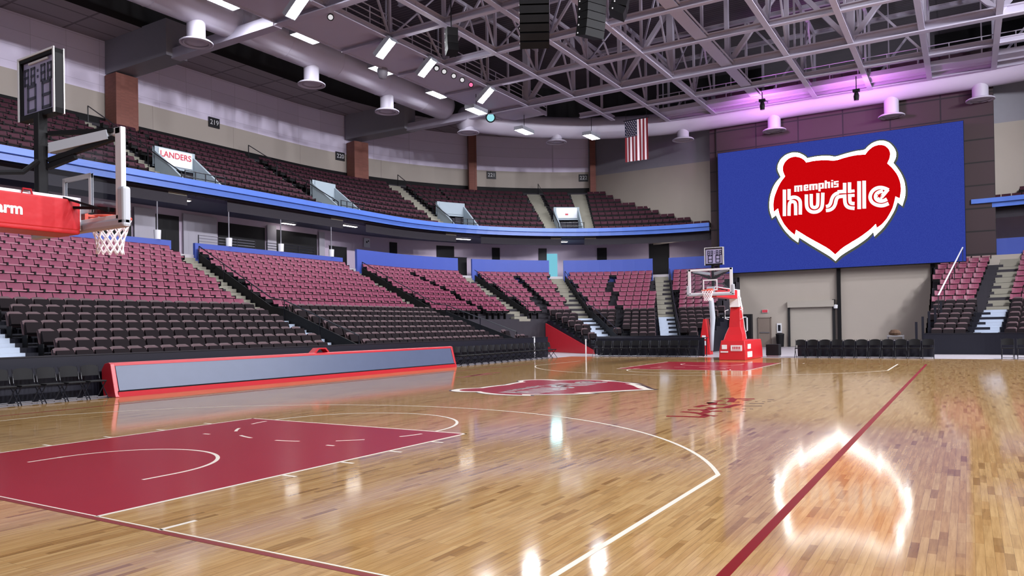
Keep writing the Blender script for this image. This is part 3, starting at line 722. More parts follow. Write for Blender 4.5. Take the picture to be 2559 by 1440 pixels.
# ================================================================== RETRACTABLE RISERS
def riser(name, label, s0, s1, mir, ptop, cut=None, s1p=None):
    o = thing(name, label, 'riser')
    mb = MB(); sweep(mb, steps(RR0, RD, RZ0, RH, RN, 0.0) + [(RR0 + RD * RN, 0.0)], s0, s1, mir, cap=True); mb.build('platform', M['navy'], o)
    mb = MB(); sweep(mb, [(3.72, 0.0), (3.72, ptop), (3.80, ptop), (3.80, 0.0)], s0, s1p or s1, mir, cap=True); mb.build('front_panel', M['navy'], o)
    mb = MB(); sweep(mb, [(3.70, ptop), (3.70, ptop + 0.03), (3.82, ptop + 0.03), (3.82, ptop)], s0, s1p or s1, mir, cap=True); mb.build('top_rail', M['rail'], o)
    return o
riser('seating_riser', 'long dark pull-out seating riser behind the red-framed court board', -6, 30.9, False, 1.08, s1p=32.4)
riser('seating_riser', 'curved dark pull-out seating riser behind the far hoop, beside the red wedge wall', CX + 34, ENDR, False, 1.0)
riser('seating_riser', 'dark pull-out seating riser right of the roller door', CX + 48, ENDM, True, 1.0)
# red wedge wall closing the curved riser
a51 = CX + 33.8
mb = MB(); pts = [P(3.9, a51), P(10.0, a51)]
poly = [(pts[0][0], pts[0][1], 0), (pts[1][0], pts[1][1], 0), (pts[1][0], pts[1][1], 1.9), (pts[0][0], pts[0][1], 0.2)]
mb.prism(poly, (-0.06, 0.05, 0)); tag(mb.build('wedge_wall', M['red']), 'red sloping wedge wall at the side of the curved riser', 'wall panel')

def on_ring(u, v, R, mir=False):
    c, d = unproj(u, v); prev = None
    for i in range(2400):
        q = c + d * (8 + i * 0.03); y = YM - q.y if mir else q.y
        r = y - CY if q.x < CX else (q.x - CX if y < CY else math.hypot(q.x - CX, y - CY))
        if r >= R:
            s = q.x if q.x < CX else (CX + 90 - math.degrees(math.atan2(y - CY, q.x - CX)) if y >= CY else CX + 90 + CY - y)
            return q, s
    return None
def ring_frame(s, mir=False):
    """unit vectors along the wall (to the viewer's right) and outward from the bowl centre"""
    a = 90.0 if s <= CX else max(0.0, 90 - (s - CX)); o = Vector((math.cos(R_(a)), math.sin(R_(a)), 0))
    e = Vector((math.sin(R_(a)), -math.cos(R_(a)), 0))
    if mir: o.y = -o.y; e.y = -e.y; e = -e
    return e, o

# ------------------------------------------------------------------ handrails of the lower stand
RAILN = ('first stairs, nearest the near hoop', 'second stairs past the near hoop', 'third stairs, by the tall blue wall', 'curved stand stairs below the lit doorway', 'curved stand stairs beside the far hoop', 'wall stairs')
for n, ab in enumerate(AIS[1:]):
    d = (ab[1] - ab[0]).normalized(); nrm = Vector((d.y, -d.x)) * 0.58
    o = thing('handrail', 'black panelled handrail along the ' + RAILN[n], 'handrail', (ab[0].x, ab[0].y, 0))
    pts = []
    for (r0, dd, z0, h, cnt) in ((RR0, RD, RZ0, RH, RN), (FR0, FD, FZ0, FH, FN)):
        for i in range(cnt):
            q = cross(ab, r0 + dd * (i + 0.5))
            if q is not None: pts.append(Vector((q.x + nrm.x, q.y + nrm.y, z0 + h * i)))
    o3 = Vector((ab[0].x, ab[0].y, 0)); up = Vector((0, 0, 1))
    mb = MB().tube([p + up * 0.92 - o3 for p in pts], 0.025, 6); mb.build('rail', M['rail'], o)
    mb = MB()
    for a, b in zip(pts, pts[1:]): mb.prism([a - o3 - up * .05, b - o3 - up * .05, b - o3 + up * 0.55, a - o3 + up * 0.55], (nrm.x * 0.06, nrm.y * 0.06, 0))
    mb.build('side_panel', M['black'], o)
    for k, p in enumerate(pts):
        if k % 3 == 0: MB().bar(p - o3, p - o3 + up * 0.92, 0.035).build('post', M['rail'], o)
o = thing('handrail', 'pale sloping handrail at the near edge of the right-hand corner stand', 'handrail', (44, -0.6, 4))
MB().tube([(-5, 0.42, -1.1), (6, -0.6, 2.1)], 0.04, 6).build('rail', M['whitep'], o)
for k in range(6): t = k / 5; MB().bar((-5 + 11 * t, 0.42 - 1.02 * t, -1.1 + 3.2 * t), (-5 + 11 * t, 0.42 - 1.02 * t, -2.0 + 3.2 * t), 0.04).build('post', M['rail'], o)
for k in range(5):
    x = 39.2 + 0.86 * k
    tag(MB().box(x, x + 0.08, 0.76 - 0.25 * k, 0.87 - 0.25 * k, 0, 1.60 + 0.27 * k).build('partition_panel', M['navy']), 'dark upright end panel of the right-hand riser, %s step up' % ordinal(k + 1), 'panel', 'end panels of the right-hand riser')
# guard rails at the upper portals
PN = ('first', 'second', 'third', 'fourth')
for n, (a, b, st) in enumerate(VOMS):
    e, ou = ring_frame((a + b) / 2); c = P(17.7, (a + b) / 2); c0 = P(17.75, a); c1 = P(17.75, b)
    o = thing('guard_rail', 'black guard rail in front of the %s upper deck portal' % PN[n], 'rail', (c[0], c[1], 8.6))
    o3 = Vector((c[0], c[1], 8.6)); p0 = Vector((c0[0], c0[1], 8.6)) - o3; p1 = Vector((c1[0], c1[1], 8.6)) - o3; up = Vector((0, 0, 1))
    mb = MB()
    for hz in (0.95, 1.25): mb.tube([p0 + up * hz, p1 + up * hz], 0.025, 6)
    mb.build('rail', M['rail'], o)
    for k in range(5): q = p0.lerp(p1, k / 4); MB().bar(q, q + up * 1.27, 0.04).build('post', M['rail'], o)
    # sloping rail along the stairs
    q0 = P(17.9, a - (0.1 if a < CX else 0.3)); q1 = P(26.2, a - (0.1 if a < CX else 0.3))
    g0 = Vector((q0[0], q0[1], UZ0 + 1.0)); g1 = Vector((q1[0], q1[1], UZ0 + UH * 9.3 + 1.1))
    o = thing('handrail', 'thin black handrail climbing the upper stairs beside the %s portal' % PN[n], 'handrail', g0)
    MB().tube([Vector((0, 0, 0)), g1 - g0], 0.03, 6).build('rail', M['rail'], o)
    for k in range(4): q = (g1 - g0) * (k / 3); MB().bar(q, q - up * 1.0, 0.045).build('post', M['rail'], o)
    # sign over the portal
    c = P(VR - 0.03, (a + b) / 2); w = (P(VR, b)[0] - P(VR, a)[0], P(VR, b)[1] - P(VR, a)[1]); w = math.hypot(*w) * 0.5 - 0.2
    z0 = 10.97
    o = thing('portal_sign', ('white sign board with red lettering over the first upper portal', 'pale blank sign board over the second upper portal', 'pale sign board over the third upper portal', 'pale sign board with a small red mark over the fourth upper portal')[n], 'sign', (c[0], c[1], z0))
    MB().obox((0, 0, 0), e * w, ou * 0.02, up * 0.42).build('board', M['signwhite'] if n in (0, 3) else M['portal'], o)
    if n == 0:
        text_mesh('lettering', 'LANDERS', 0.44, M['signred'], o, basis(-ou * 0.03 + up * 0.12, e, up), 0.006)
    if n == 3: MB().obox(-ou * 0.025 - up * 0.12, e * 0.12, ou * 0.01, up * 0.06).build('mark', M['signred'], o)

# ------------------------------------------------------------------ section numbers on the back wall
for u, v, t, m in ((535, 307, '219', 'the first brick column'), (850, 391, '220', 'the second brick column'), (1228, 438, '221', 'the slim third column'), (1458, 445, '222', 'the fourth column')):
    q, s = on_ring(u, v, 26.93); e, ou = ring_frame(s); up = Vector((0, 0, 1))
    o = thing('section_sign', 'black section plate reading %s on the beige wall band beside %s' % (t, m), 'sign', q)
    MB().obox((0, 0, 0), e * 0.42, ou * 0.03, up * 0.33).build('plate', M['sign'], o)
    text_mesh('numerals', t, 0.46, M['whitep'], o, basis(-ou * 0.04, e, up), 0.0)

# ------------------------------------------------------------------ concourse under the upper deck
def bay_panel(name, s0, s1, z0, z1, m, R=21.42, kind=True, d=0.06):
    mb = MB(); sweep(mb, [(R, z0), (R, z1), (R + d, z1), (R + d, z0)], s0, s1, cap=True)
    o = mb.build(name, m)
    if kind: o['kind'] = 'structure'
    return o
wn = 1
for s0, s1 in ((5, 19.6), (21.0, 22.4), (25.0, 28.4), (29.3, 32.8)): bay_panel('unlit_suite_%d' % wn, s0, s1, 5.6, 8.1, M['dark']); wn += 1  # flat dark panels painted in for the unlit suite interiors
for s0, s1 in ((19.7, 20.9), (22.6, 24.8), (28.5, 29.2), (32.9, 33.4)): bay_panel('trim_%d' % wn, s0, s1, 5.6, 8.3, M['col_light'], 21.3); wn += 1
sv = lambda u, R=21.4, v=620: on_ring(u, v, R)[1]
dn = 1
for u0, u1, m, zt in ((975, 993, 'dark', 8.2), (1092, 1135, 'dark', 8.2), (1230, 1249, 'dark', 8.2), (1346, 1366, 'navy', 8.2), (1492, 1516, 'dark', 8.2), (1622, 1672, 'dark', 8.4)):
    bay_panel('door_%d' % dn, sv(u0), sv(u1), 5.6, zt, M[m]); dn += 1
o = bay_panel('door_%d' % dn, sv(1366), sv(1392), 5.6, 7.75, M['cyan'], 21.40)
cl = on_ring(1379, 625, 21.0)[0]
add_light('cyan_doorway_light', 'AREA', (cl.x - .2, cl.y - .2, 7.0), 25, (0.45, 0.9, 1.0), 1.0, aim=(cl.x - 3, cl.y - 2.5, 6.4))
q, s = on_ring(917, 607, 21.35); e, ou = ring_frame(s); up = Vector((0, 0, 1))
o = thing('wall_poster', 'white framed notice on the concourse wall above the tall blue wall', 'poster', q)
MB().obox((0, 0, 0), e * 0.27, ou * 0.03, up * 0.33).build('frame', M['signwhite'], o)
mb = MB(); mb.obox(-ou * 0.034 + up * .05 + e * -.04, e * 0.06, ou * 0.004, up * 0.07); mb.obox(-ou * 0.034 + up * .13 + e * .12, e * 0.05, ou * 0.004, up * 0.05); mb.build('marking', M['sign'], o)
for n, (u, v) in enumerate(((393, 590), (572, 607), (702, 622), (828, 634))):
    q, s = on_ring(u, v, 17.66); x, y = P(17.66, s)
    o = thing('parapet_post', 'slim white post on the blue parapet, %s from the near hoop' % ordinal(n + 1), 'post', (x, y, 6.2), 0, 'white posts on the parapet')
    MB().tube([(0, 0, 0.4), (0, 0, 2.33)], 0.032, 8).build('pole', M['girder'], o); MB().lathe((0, 0, 0), [(0.0, 0), (0.15, 0), (0.17, 0.45), (0.0, 0.45)], 14).build('base', M['whitep'], o)
for n, (u, v, w) in enumerate(((420, 491, .18), (455, 498, .5), (600, 521, .18), (728, 543, .2), (712, 560, .5), (857, 562, .2), (877, 565, .5), (1152, 597, .8), (1393, 604, .8), (1650, 601, .8))):
    c, d = unproj(u, v); qq = c + d * ((8.47 - c.z) / d.z)
    y = qq.y; r = math.hypot(max(0, qq.x - CX), y - CY)
    s = qq.x if qq.x < CX else CX + 90 - math.degrees(math.atan2(y - CY, qq.x - CX)); r = min(20.8, max(18.4, r)); x, y = P(r, s); e, ou = ring_frame(s)
    o = thing('ceiling_strip_light', 'small lit %s on the dark concourse ceiling, %s from the near hoop' % ('downlight' if w < .3 else 'strip light', ordinal(n + 1)), 'ceiling light', (x, y, 8.47), 0, 'concourse ceiling lights')
    MB().obox((0, 0, 0.0), e * (w + .04), ou * 0.12, up * 0.025).build('housing', M['whitep'], o); MB().obox((0, 0, -0.03), e * w, ou * 0.09, up * 0.012).build('diffuser', M['strip'], o)
# chairs, bins and railing on the suites
for n, (x0, x1) in enumerate(((21.0, 24.6), (25.4, 29.0))):
    o = thing('balcony_rail', 'dark railing behind the low blue parapet, %s of the two suites' % ('nearer' if n == 0 else 'farther'), 'rail', (x0, 32.25, 5.6)); mb = MB()
    for hz in (0.6, 0.75, 0.9, 1.05): mb.tube([(0, 0, hz), (x1 - x0, 0, hz)], 0.018, 5)
    mb.build('rail', M['chrome'] if n == 0 else M['rail'], o)
    for k in range(4): MB().bar(((x1 - x0) * k / 3, 0, 0), ((x1 - x0) * k / 3, 0, 1.07), 0.04).build('post', M['rail'], o)
for n, s in enumerate((31.85, G3)):
    x, y = P(18.6, s); e, ou = ring_frame(s)
    o = thing('aisle_gap_panel', 'black panel standing in for the dark opening at the top of the %s stairs' % ('second' if n == 0 else 'third'), 'gap_panel', (x, y, 5.6))
    MB().obox((0, 0, 0.7), e * 0.75, ou * 0.05, up * 0.7).build('drape', M['black'], o); MB().tube([(e * -0.8 + up * 1.42), (e * 0.8 + up * 1.42)], 0.03, 6).build('rod', M['rail'], o)  # black slab and bar stand in for the dark gap at the stair top

# ================================================================== ROOF STEEL
NX = [12.7, 17.5, 22.25, 26.9, 31.7, 36.4, 41.4, 46.0, 50.7]
NY = [24.3, 20.75, 17.4, 14.0, 10.55, 7.15, 3.8, 0.4, -3.0, -6.4, -9.8, -13.2]
ZC, ZTOP = 17.05, 21.3
names = ['ninth', 'eighth', 'seventh', 'sixth', 'fifth', 'fourth', 'third', 'second', 'first']
for i, x in enumerate(NX):
    main = x in (22.25, 41.4); w = 0.46 if main else 0.30; h = 0.5 if main else 0.34
    y1 = 33.0 if main else 27.6; y1 = min(y1, 22.5) if x > 45 else y1; y1 = 18.5 if x > 50 else y1
    o = thing('roof_truss', '%s white steel roof truss across the hall, %s from the video screen' % ('heavy' if main else 'slender', names[i]), 'roof truss', (x, 7, ZC), 0, 'cross trusses of the roof')
    L = lambda y, z: (0, y - 7, z - ZC)
    MB().ibeam(L(-20, ZC), L(y1, ZC), w, h, 0.06).build('bottom_chord', M['steel'], o)
    MB().ibeam(L(-20, ZTOP), L(y1, ZTOP), w * 0.8, h * 0.8, 0.05).build('top_chord', M['steel'], o)
    ys = [y for y in NY if y < y1]
    for k, y in enumerate(ys):
        pw = 0.40 if (main and k % 3 == 0) else (0.24 if main else 0.14)
        MB().bar(L(y, ZC), L(y, ZTOP), pw).build('post', M['steel'], o)
        if k + 1 < len(ys) and (main or (k + i) % 2 == 0):
            a, b = (L(y, ZC), L(ys[k + 1], ZTOP)) if k % 2 == 0 else (L(y, ZTOP), L(ys[k + 1], ZC))
            MB().bar(a, b, 0.26 if main else 0.12).build('brace', M['steel'], o)
for k, y in enumerate(NY[:9]):
    if abs(y - 10.55) < .1: continue
    o = thing('roof_joist', 'white steel joist running the length of the hall, %s from the seating side' % ordinal(k + 1), 'roof joist', (32, y, ZC - 0.02), 0, 'lengthwise joists of the roof')
    L = lambda x, z: (x - 32, 0, z - ZC)
    x1 = 51.0 if y < 18 else (48.0 if y < 22 else 43.0)
    MB().ibeam(L(12.7, ZC), L(x1, ZC), 0.30, 0.32, 0.05).build('bottom_chord', M['steel'], o); MB().bar(L(12.7, ZTOP), L(x1, ZTOP), 0.16, 0.2).build('top_chord', M['steel'], o)
    xs = [x for x in NX if x < x1 + .5]
    for j in range(len(xs) - 1):
        a, b = xs[j], xs[j + 1]; m = (a + b) / 2
        if (j + k) % 2 == 0:
            MB().bar(L(a, ZC), L(m, ZTOP), 0.10).build('brace', M['steel'], o); MB().bar(L(m, ZTOP), L(b, ZC), 0.10).build('brace', M['steel'], o)
        elif (j + 2 * k) % 3 == 0:
            MB().bar(L(a, ZC), L(b, ZTOP), 0.09).build('brace', M['steel'], o); MB().bar(L(a, ZTOP), L(b, ZC), 0.09).build('brace', M['steel'], o)
        else: MB().bar(L(m, ZC), L(m, ZTOP), 0.11).build('post', M['steel'], o)
# clad girder ends running from the columns
for n, (x, ya, yb) in enumerate(((22.25, 41.4, 35.6), (41.4, 40.6, 34.6))):
    mb = MB().box(x - 0.65, x + 0.65, yb, ya, 16.85, 18.85); o = mb.build('roof_girder', M['girder'])
    tag(o, 'grey boxed girder end resting on the %s brick column' % ('first' if n == 0 else 'second'), 'girder')
    mb = MB().box(x - .28, x + .28, 27.6, yb + 0.1, 16.75, 17.3); o2 = mb.build('girder_beam', M['steel'], o)
# cable tray with conduits along the hall
o = thing('cable_tray', 'lengthwise tray of cables and conduits under the roof, lit pink towards the screen', 'cable tray', (40, 10.55, 17.0))
MB().box(-14, 10.6, -0.32, 0.32, 0, 0.06).build('tray', M['steel'], o)
for k in range(4): MB().tube([(-14, -0.36 + 0.24 * k, 0.16), (10.6, -0.36 + 0.24 * k, 0.16)], 0.05, 6).build('conduit', M['steel'], o)
for x in (-8.3, -3.6, 1.4, 6.0): MB().bar((x, 0, 0.06), (x, 0, 4.3), 0.06).build('hanger', M['steel'], o)
# catwalks
def catwalk(label, a, b, z, w, posts):
    a, b = Vector(a), Vector(b); d = (b - a); L = d.length; d /= L; nrm = Vector((-d.y, d.x, 0)); o = thing('catwalk', label, 'catwalk', (a + b) / 2 + Vector((0, 0, z))); c = (a + b) / 2
    MB().obox((0, 0, 0), d * (L / 2), nrm * (w / 2), Vector((0, 0, 0.05))).build('walkway', M['duct'], o)
    for sg in (-1, 1):
        mb = MB(); off = nrm * (sg * w / 2)
        for hz in (0.45, 0.8, 1.1): mb.tube([a - c + off + Vector((0, 0, hz)), b - c + off + Vector((0, 0, hz))], 0.03, 6)
        mb.build('guard_rail', M['steel'], o)
        MB().bar(a - c + off, b - c + off, 0.08, 0.3).build('edge_beam', M['steel'], o)
        for k in range(posts + 1): p = a - c + off + d * (L * k / posts); MB().bar(p, p + Vector((0, 0, 1.12)), 0.05).build('post', M['steel'], o)
    for k in range(0, posts + 1, 3): p = a - c + d * (L * k / posts); MB().bar(p + nrm * w / 2, p + nrm * w / 2 + Vector((0, 0, 21.9 - z)), 0.07).build('hanger', M['steel'], o)
    return o
catwalk('long white lighting catwalk above the seating side carrying the floodlights', (10, 26.1, 0), (44.5, 26.1, 0), 17.15, 3.3, 20)
catwalk('catwalk with pale railings crossing in front of the far duct', (49.1, 17.5, 0), (49.1, -9, 0), 17.15, 1.3, 16)
catwalk('matching white lighting catwalk over the opposite side of the hall', (10, YM - 26.1, 0), (44.5, YM - 26.1, 0), 17.15, 3.3, 20)

# ducts and round diffusers
o = thing('air_duct', 'fat round white air duct along the seating side under the soffit', 'duct', (20, 31, 17.9))
MB().tube([(-24, 0, 0), (20.6, 0, 0), (21.05, 0, 0), (21.25, 0, 0)], [0.96, 0.96, 0.86, 0.5], 28).build('duct_pipe', M['duct'], o, smooth=True)
for x in (-8, -2.5, 2.2, 5.6, 9.6, 13.8, 18): MB().tube([(x, 0, 0), (x + 0.05, 0, 0)], 0.975, 28).build('duct_seam', M['duct'], o)
pts = [P(16.6, s) for s in srange(CX + 22, CX + 90, 4)] + [P(16.6, CX + 90 + (CY - 6.35))]
pts = [Vector((x, y, 16.95)) for x, y in pts] + [Vector((*P(16.6, s, True), 16.95)) for s in srange(CX + 40, CX + 90, 4)[::-1]]
o = thing('air_duct', 'curved white air duct glowing purple above the video screen', 'duct', (51.8, 6.35, 16.95))
MB().tube([p - Vector((51.8, 6.35, 16.95)) for p in pts], 0.82, 20).build('duct_pipe', M['duct'], o, smooth=True)
DN = ['first', 'second', 'third']
def diffuser(x, y, z, ztop, label):
    o = thing('ceiling_diffuser', label, 'air diffuser', (x, y, z), 0, 'round air diffusers')
    MB().tube([(0, 0, 0.12), (0, 0, ztop - z)], 0.44, 20, cap=False).build('neck', M['duct'], o, smooth=True)
    MB().lathe((0, 0, 0), [(0.42, 0.16), (0.70, 0.10), (0.80, 0.03), (0.80, -0.03), (0.75, -0.02), (0.70, 0.03), (0.5, 0.06), (0.46, 0.02), (0.40, 0.06), (0.0, 0.07)], 26).build('dish', M['duct'], o, smooth=True)
    MB().lathe((0, 0, -0.02), [(0.62, 0.0), (0.66, 0.03), (0.58, 0.03), (0.62, 0.0)], 22).build('ring', M['duct'], o)
for n, x in enumerate((20.1, 27.8, 34.5)): diffuser(x, 31, 16.0, 17.2, 'white round diffuser on a short neck under the straight duct, %s from the near hoop' % DN[n])
for n, (u, v, mir, lb) in enumerate(((1170, 332, False, 'in front of the slim third column'), (1390, 356, False, 'left of the hanging flag'), (1707, 350, False, 'between the flag and the screen'), (1935, 327, False, 'above the screen over the left ear of the emblem'), (2228, 291, False, 'above the screen over the right ear of the emblem'), (2450, 250, True, 'right of the screen'))):
    r = on_ring(u, v, 16.5, mir)
    if r is None: continue
    q, s = r; diffuser(q.x, q.y, q.z, 16.6, 'round diffuser under the curved duct, ' + lb)

# lamps
def flood(x, y, z, label, side=1, tilt=38, lm='lamp'):
    o = thing('floodlight', label, 'floodlight', (x, y, z), 0, 'tilted floodlights on the catwalks')
    t = R_(tilt); ey = Vector((0, math.cos(t) * side, -math.sin(t))); ez = Vector((0, math.sin(t) * side, math.cos(t))); ex = Vector((1, 0, 0))
    hb = MB().obox(ez * 0.09, ex * 0.30, ey * 0.64, ez * 0.08)
    for q_, hx, hy in ((ex * 0.29, ex * 0.012, ey * 0.64), (ex * -0.29, ex * 0.012, ey * 0.64), (ey * 0.62, ex * 0.30, ey * 0.015), (ey * -0.62, ex * 0.30, ey * 0.015)): hb.obox(q_ - ez * (0.05 if hy.length > 0.1 or q_.y * side > 0 else 0.14), hx, hy, ez * (0.07 if hy.length > 0.1 or q_.y * side > 0 else 0.16))
    hb.build('housing', M['housing'], o); MB().add([ex * a_ * 0.27 + ey * b_ * 0.60 for a_, b_ in ((-1, -1), (1, -1), (1, 1), (-1, 1))], [(0, 1, 2, 3)]).build('lens', M[lm], o)
    MB().bar(ez * 0.15, (0, 0.2 * side, 0.75), 0.06).build('bracket', M['rail'], o)
def bay(x, y, z, label, zr=22.2):
    o = thing('high_bay_light', label, 'ceiling lamp', (x, y, z), 0, 'flat high bay lamps')
    hb = MB().box(-0.85, 0.85, -0.36, 0.36, 0.03, 0.20).box(-0.85, -0.82, -0.36, 0.36, -0.06, 0.04).box(0.82, 0.85, -0.36, 0.36, -0.06, 0.04).box(-0.85, 0.85, -0.36, -0.33, -0.06, 0.04).box(-0.85, 0.85, 0.33, 0.36, -0.06, 0.04)
    hb.build('housing', M['housing'], o); MB().add([(-.82, -.33, .02), (.82, -.33, .02), (.82, .33, .02), (-.82, .33, .02)], [(0, 1, 2, 3)]).build('lens', M['bay'], o)
    MB().bar((0, 0, 0.2), (0, 0, zr - z), 0.03).build('rod', M['rail'], o)
for n, x in enumerate((20.6, 26.75, 30.3, 36.4)): flood(x, 24.5, 16.5, 'glaring tilted floodlight under the white catwalk, %s from the near hoop' % DN[n] if n < 3 else 'glaring tilted floodlight under the white catwalk, nearest the flag')
for x in (2.5, 8.5, 14.5): flood(x, 24.5, 16.5, 'tilted floodlight of the same catwalk before the near hoop, beyond the picture')
for x in (-3, 2.5, 8.5, 14.5, 20.6, 26.7, 30.3, 36.4, 41): flood(x, YM - 24.5, 16.5, 'tilted floodlight of the opposite catwalk, beyond the picture', -1, 66, 'lamp_boosted')  # unseen floods; number, tilt and strength raised to brighten the upper walls
for n, (x, y) in enumerate(((20.0, 28.8), (25.3, 28.8), (31.5, 28.85), (37.2, 28.9), (37.6, 26.0), (48.9, 28.0), (52.2, 24.4))):
    if n >= 5: q_ = on_z(*((1310, 328), (1478, 341))[n - 5], 15.9); x, y = q_.x, q_.y
    bay(x, y, 17.5 if n < 4 else (16.0 if n == 4 else 15.9), 'flat glowing high bay lamp over the stand, %s from the near hoop' % ordinal(n + 1), 17.1 if n == 4 else 22.2)
for x, y in ((8, 28.8), (14, 28.8)): bay(x, y, 17.5, 'flat high bay lamp over the stand before the near hoop, beyond the picture')
for x in (8, 20, 31.5, 42): bay(x, YM - 28.8, 17.5, 'flat high bay lamp over the opposite stand, beyond the picture')
bay(30.0, 3.6, 19.5, 'lone glowing lamp high among the trusses right of the cable tray')
# small theatre lamps on the catwalk edge
for n, (u, v, m) in enumerate(((826, 43, 'par'), (1091, 171, 'par'), (1110, 179, 'par'), (1134, 190, 'par'), (1155, 200, 'par'), (1177, 212, 'pinkpar'))):
    q = on_z(u, v, 16.7)
    o = thing('stage_lamp', ('round white stage lamp on the catwalk edge, %s from the near hoop' % ordinal(n + 1)) if m == 'par' else 'round stage lamp glowing pink on the catwalk edge', 'stage lamp', q)
    d = (CP - q).normalized(); MB().tube([Vector((0, 0, 0)) - d * 0.32, Vector((0, 0, 0))], 0.17, 12).build('can', M['black'], o); MB().tube([d * 0.001, d * 0.02], 0.12, 12).build('lens', M[m], o)
    MB().bar((0, 0, 0.1), (0, 0, 0.5), 0.05).build('clamp', M['black'], o)
for n, (u, v, z, lb) in enumerate(((956, 180, 16.9, 'round grey camera dome hanging beside the straight duct'), (1226, 294, 16.6, 'pale teal-faced floodlight on the second heavy girder'))):
    q = on_z(u, v, z)
    if n == 0:
        o = thing('dome_camera', lb, 'camera', q); MB().lathe((0, 0, 0), [(0.0, -0.42), (0.22, -0.36), (0.32, -0.1), (0.32, 0.15), (0.22, 0.32), (0, 0.34)], 16).build('dome', M['girder'], o, smooth=True); MB().bar((0, 0, 0.3), (0, 0, 1.2), 0.06).build('pole', M['rail'], o)
    else:
        o = thing('spotlight', lb, 'spotlight', q); d = (CP - q).normalized(); MB().tube([-d * 0.4, Vector((0, 0, 0))], 0.36, 14).build('can', M['black'], o); MB().tube([d * 0.001, d * 0.03], 0.27, 14).build('lens', M['teal'], o); MB().bar((0, 0, 0.2), (0, 0, 0.5), 0.06).build('clamp', M['black'], o)
# purple wash lamps aimed at the far duct
for n, q_ in enumerate((on_x(1905, 262, 47.8), on_x(2140, 238, 47.8))):
    y = q_.y
    o = thing('wash_light', 'black moving wash light hanging before the purple duct, %s from the flag' % ordinal(n + 1), 'stage light', (47.8, y, q_.z))
    MB().lathe((0, 0, -0.35), [(0.0, 0), (0.14, 0.02), (0.17, 0.3), (0.12, 0.5), (0.0, 0.52)], 12).build('head', M['black'], o); MB().box(-0.14, 0.14, -0.2, 0.2, 0.2, 0.36).build('yoke', M['black'], o); MB().bar((0, 0, 0.3), (0, 0, 17.0 - q_.z), 0.05).build('clamp', M['black'], o)
    add_light('wash_beam', 'SPOT', (47.9, y, q_.z - 0.45), 1100, (0.80, 0.24, 0.90), 0.3, aim=(51.2, y - 0.4, 17.6), spot=R_(172))

# speakers
def array(name, label, pos, yaw, n, w, h, d, curve):
    o = thing(name, label, 'speaker', pos, yaw); z = 0.0; y = 0.0; a = 0.0
    for k in range(n):
        az = Vector((0, math.sin(a), math.cos(a))); ay = Vector((0, math.cos(a), -math.sin(a)))
        c = Vector((0, y, z)); MB().obox(c, Vector((w / 2, 0, 0)), ay * (d / 2), az * (h / 2 * 0.96)).build('cabinet', M['black'], o)
        MB().tube([c + Vector((-w / 2 - .004, d * 0.3, 0)), c + Vector((-w / 2 - .02, d * 0.3, 0))], 0.035, 8).build('badge', M['par'], o)
        z -= math.cos(a) * h; y -= math.sin(a) * h * 1.0; a += curve
    MB().bar((0, 0, h / 2), (0, 0, 22.2 - pos[2]), 0.05).build('chain', M['rail'], o)
    return o
q = on_z(1335, 20, 16.2); array('line_array', 'black curved line array speaker, left of the hanging three', (q.x, q.y, q.z + 0.6), R_(-60), 7, 1.35, 0.34, 0.8, R_(-8))
q = on_z(1480, 20, 15.8); array('line_array', 'black line array speaker, middle and longest of the hanging three', (q.x, q.y, q.z + 0.6), R_(-25), 6, 1.05, 0.34, 0.7, R_(-3))
q = on_z(1552, 5, 16.2); array('line_array', 'black speaker, right and shortest of the hanging three', (q.x, q.y, q.z + 0.5), R_(20), 4, 0.95, 0.32, 0.7, R_(-9))
q = on_z(1128, 98, 16.0); o = array('hanging_speaker', 'slanted black speaker hanging under the trusses beside the catwalk', (q.x, q.y, q.z + .3), R_(-40), 3, 0.55, 0.42, 0.55, R_(8))

# flag
q = on_x(1561, 304, 47.2); q2 = on_x(1619, 304, 47.2); zb = on_x(1590, 402, 47.2).z
o = thing('flag', 'stars and stripes flag hung vertically under the roof left of the screen', 'flag', (47.2, q2.y, q.z))
fw, fh = q.y - q2.y, q.z - zb; NC = 52
def fs_(u, v): return (0.05 * math.sin(u * 22) * v + 0.03 * math.sin(u * 9 + 1), fw * (1 - u), -fh * v)
mb = MB(); can_u, can_v = 7 / 13, 0.40
for i in range(NC):
    u0, u1 = i / NC, (i + 1) / NC; st = int(i * 13 / NC)
    for j in range(10):
        v0, v1 = j / 10, (j + 1) / 10; inside = u1 <= can_u + 1e-6 and v1 <= can_v + 1e-6
        mb.use(M['flagblue'] if inside else (M['flagred'] if st % 2 == 0 else M['flagwhite'])); mb.add([fs_(u0, v0), fs_(u1, v0), fs_(u1, v1), fs_(u0, v1)], [(0, 1, 2, 3)])
f = mb.build('cloth', None, o); sm = f.modifiers.new('thick', 'SOLIDIFY'); sm.thickness = 0.012
mb = MB()
for r in range(9):
    for c in range(6 if r % 2 == 0 else 5):
        u = (c + (0.5 if r % 2 == 0 else 1.0)) / 6 * can_u; v = (r + 0.6) / 9.2 * can_v; x, y, z = fs_(u, v); pts = []
        for k in range(10): a = R_(36 * k); rr = 0.05 if k % 2 == 0 else 0.02; pts.append((x - 0.02, y + rr * math.sin(a), z + rr * math.cos(a)))
        mb.add(pts, [tuple(range(10))])
mb.build('stars', M['flagwhite'], o)
MB().tube([(0, -0.1, 0.03), (0, fw + .1, 0.03)], 0.03, 6).build('pole', M['rail'], o)
for yy in (0.1, fw - .1): MB().bar((0, yy, 0.03), (0, yy, 17 - q.z), 0.025).build('cord', M['rail'], o)

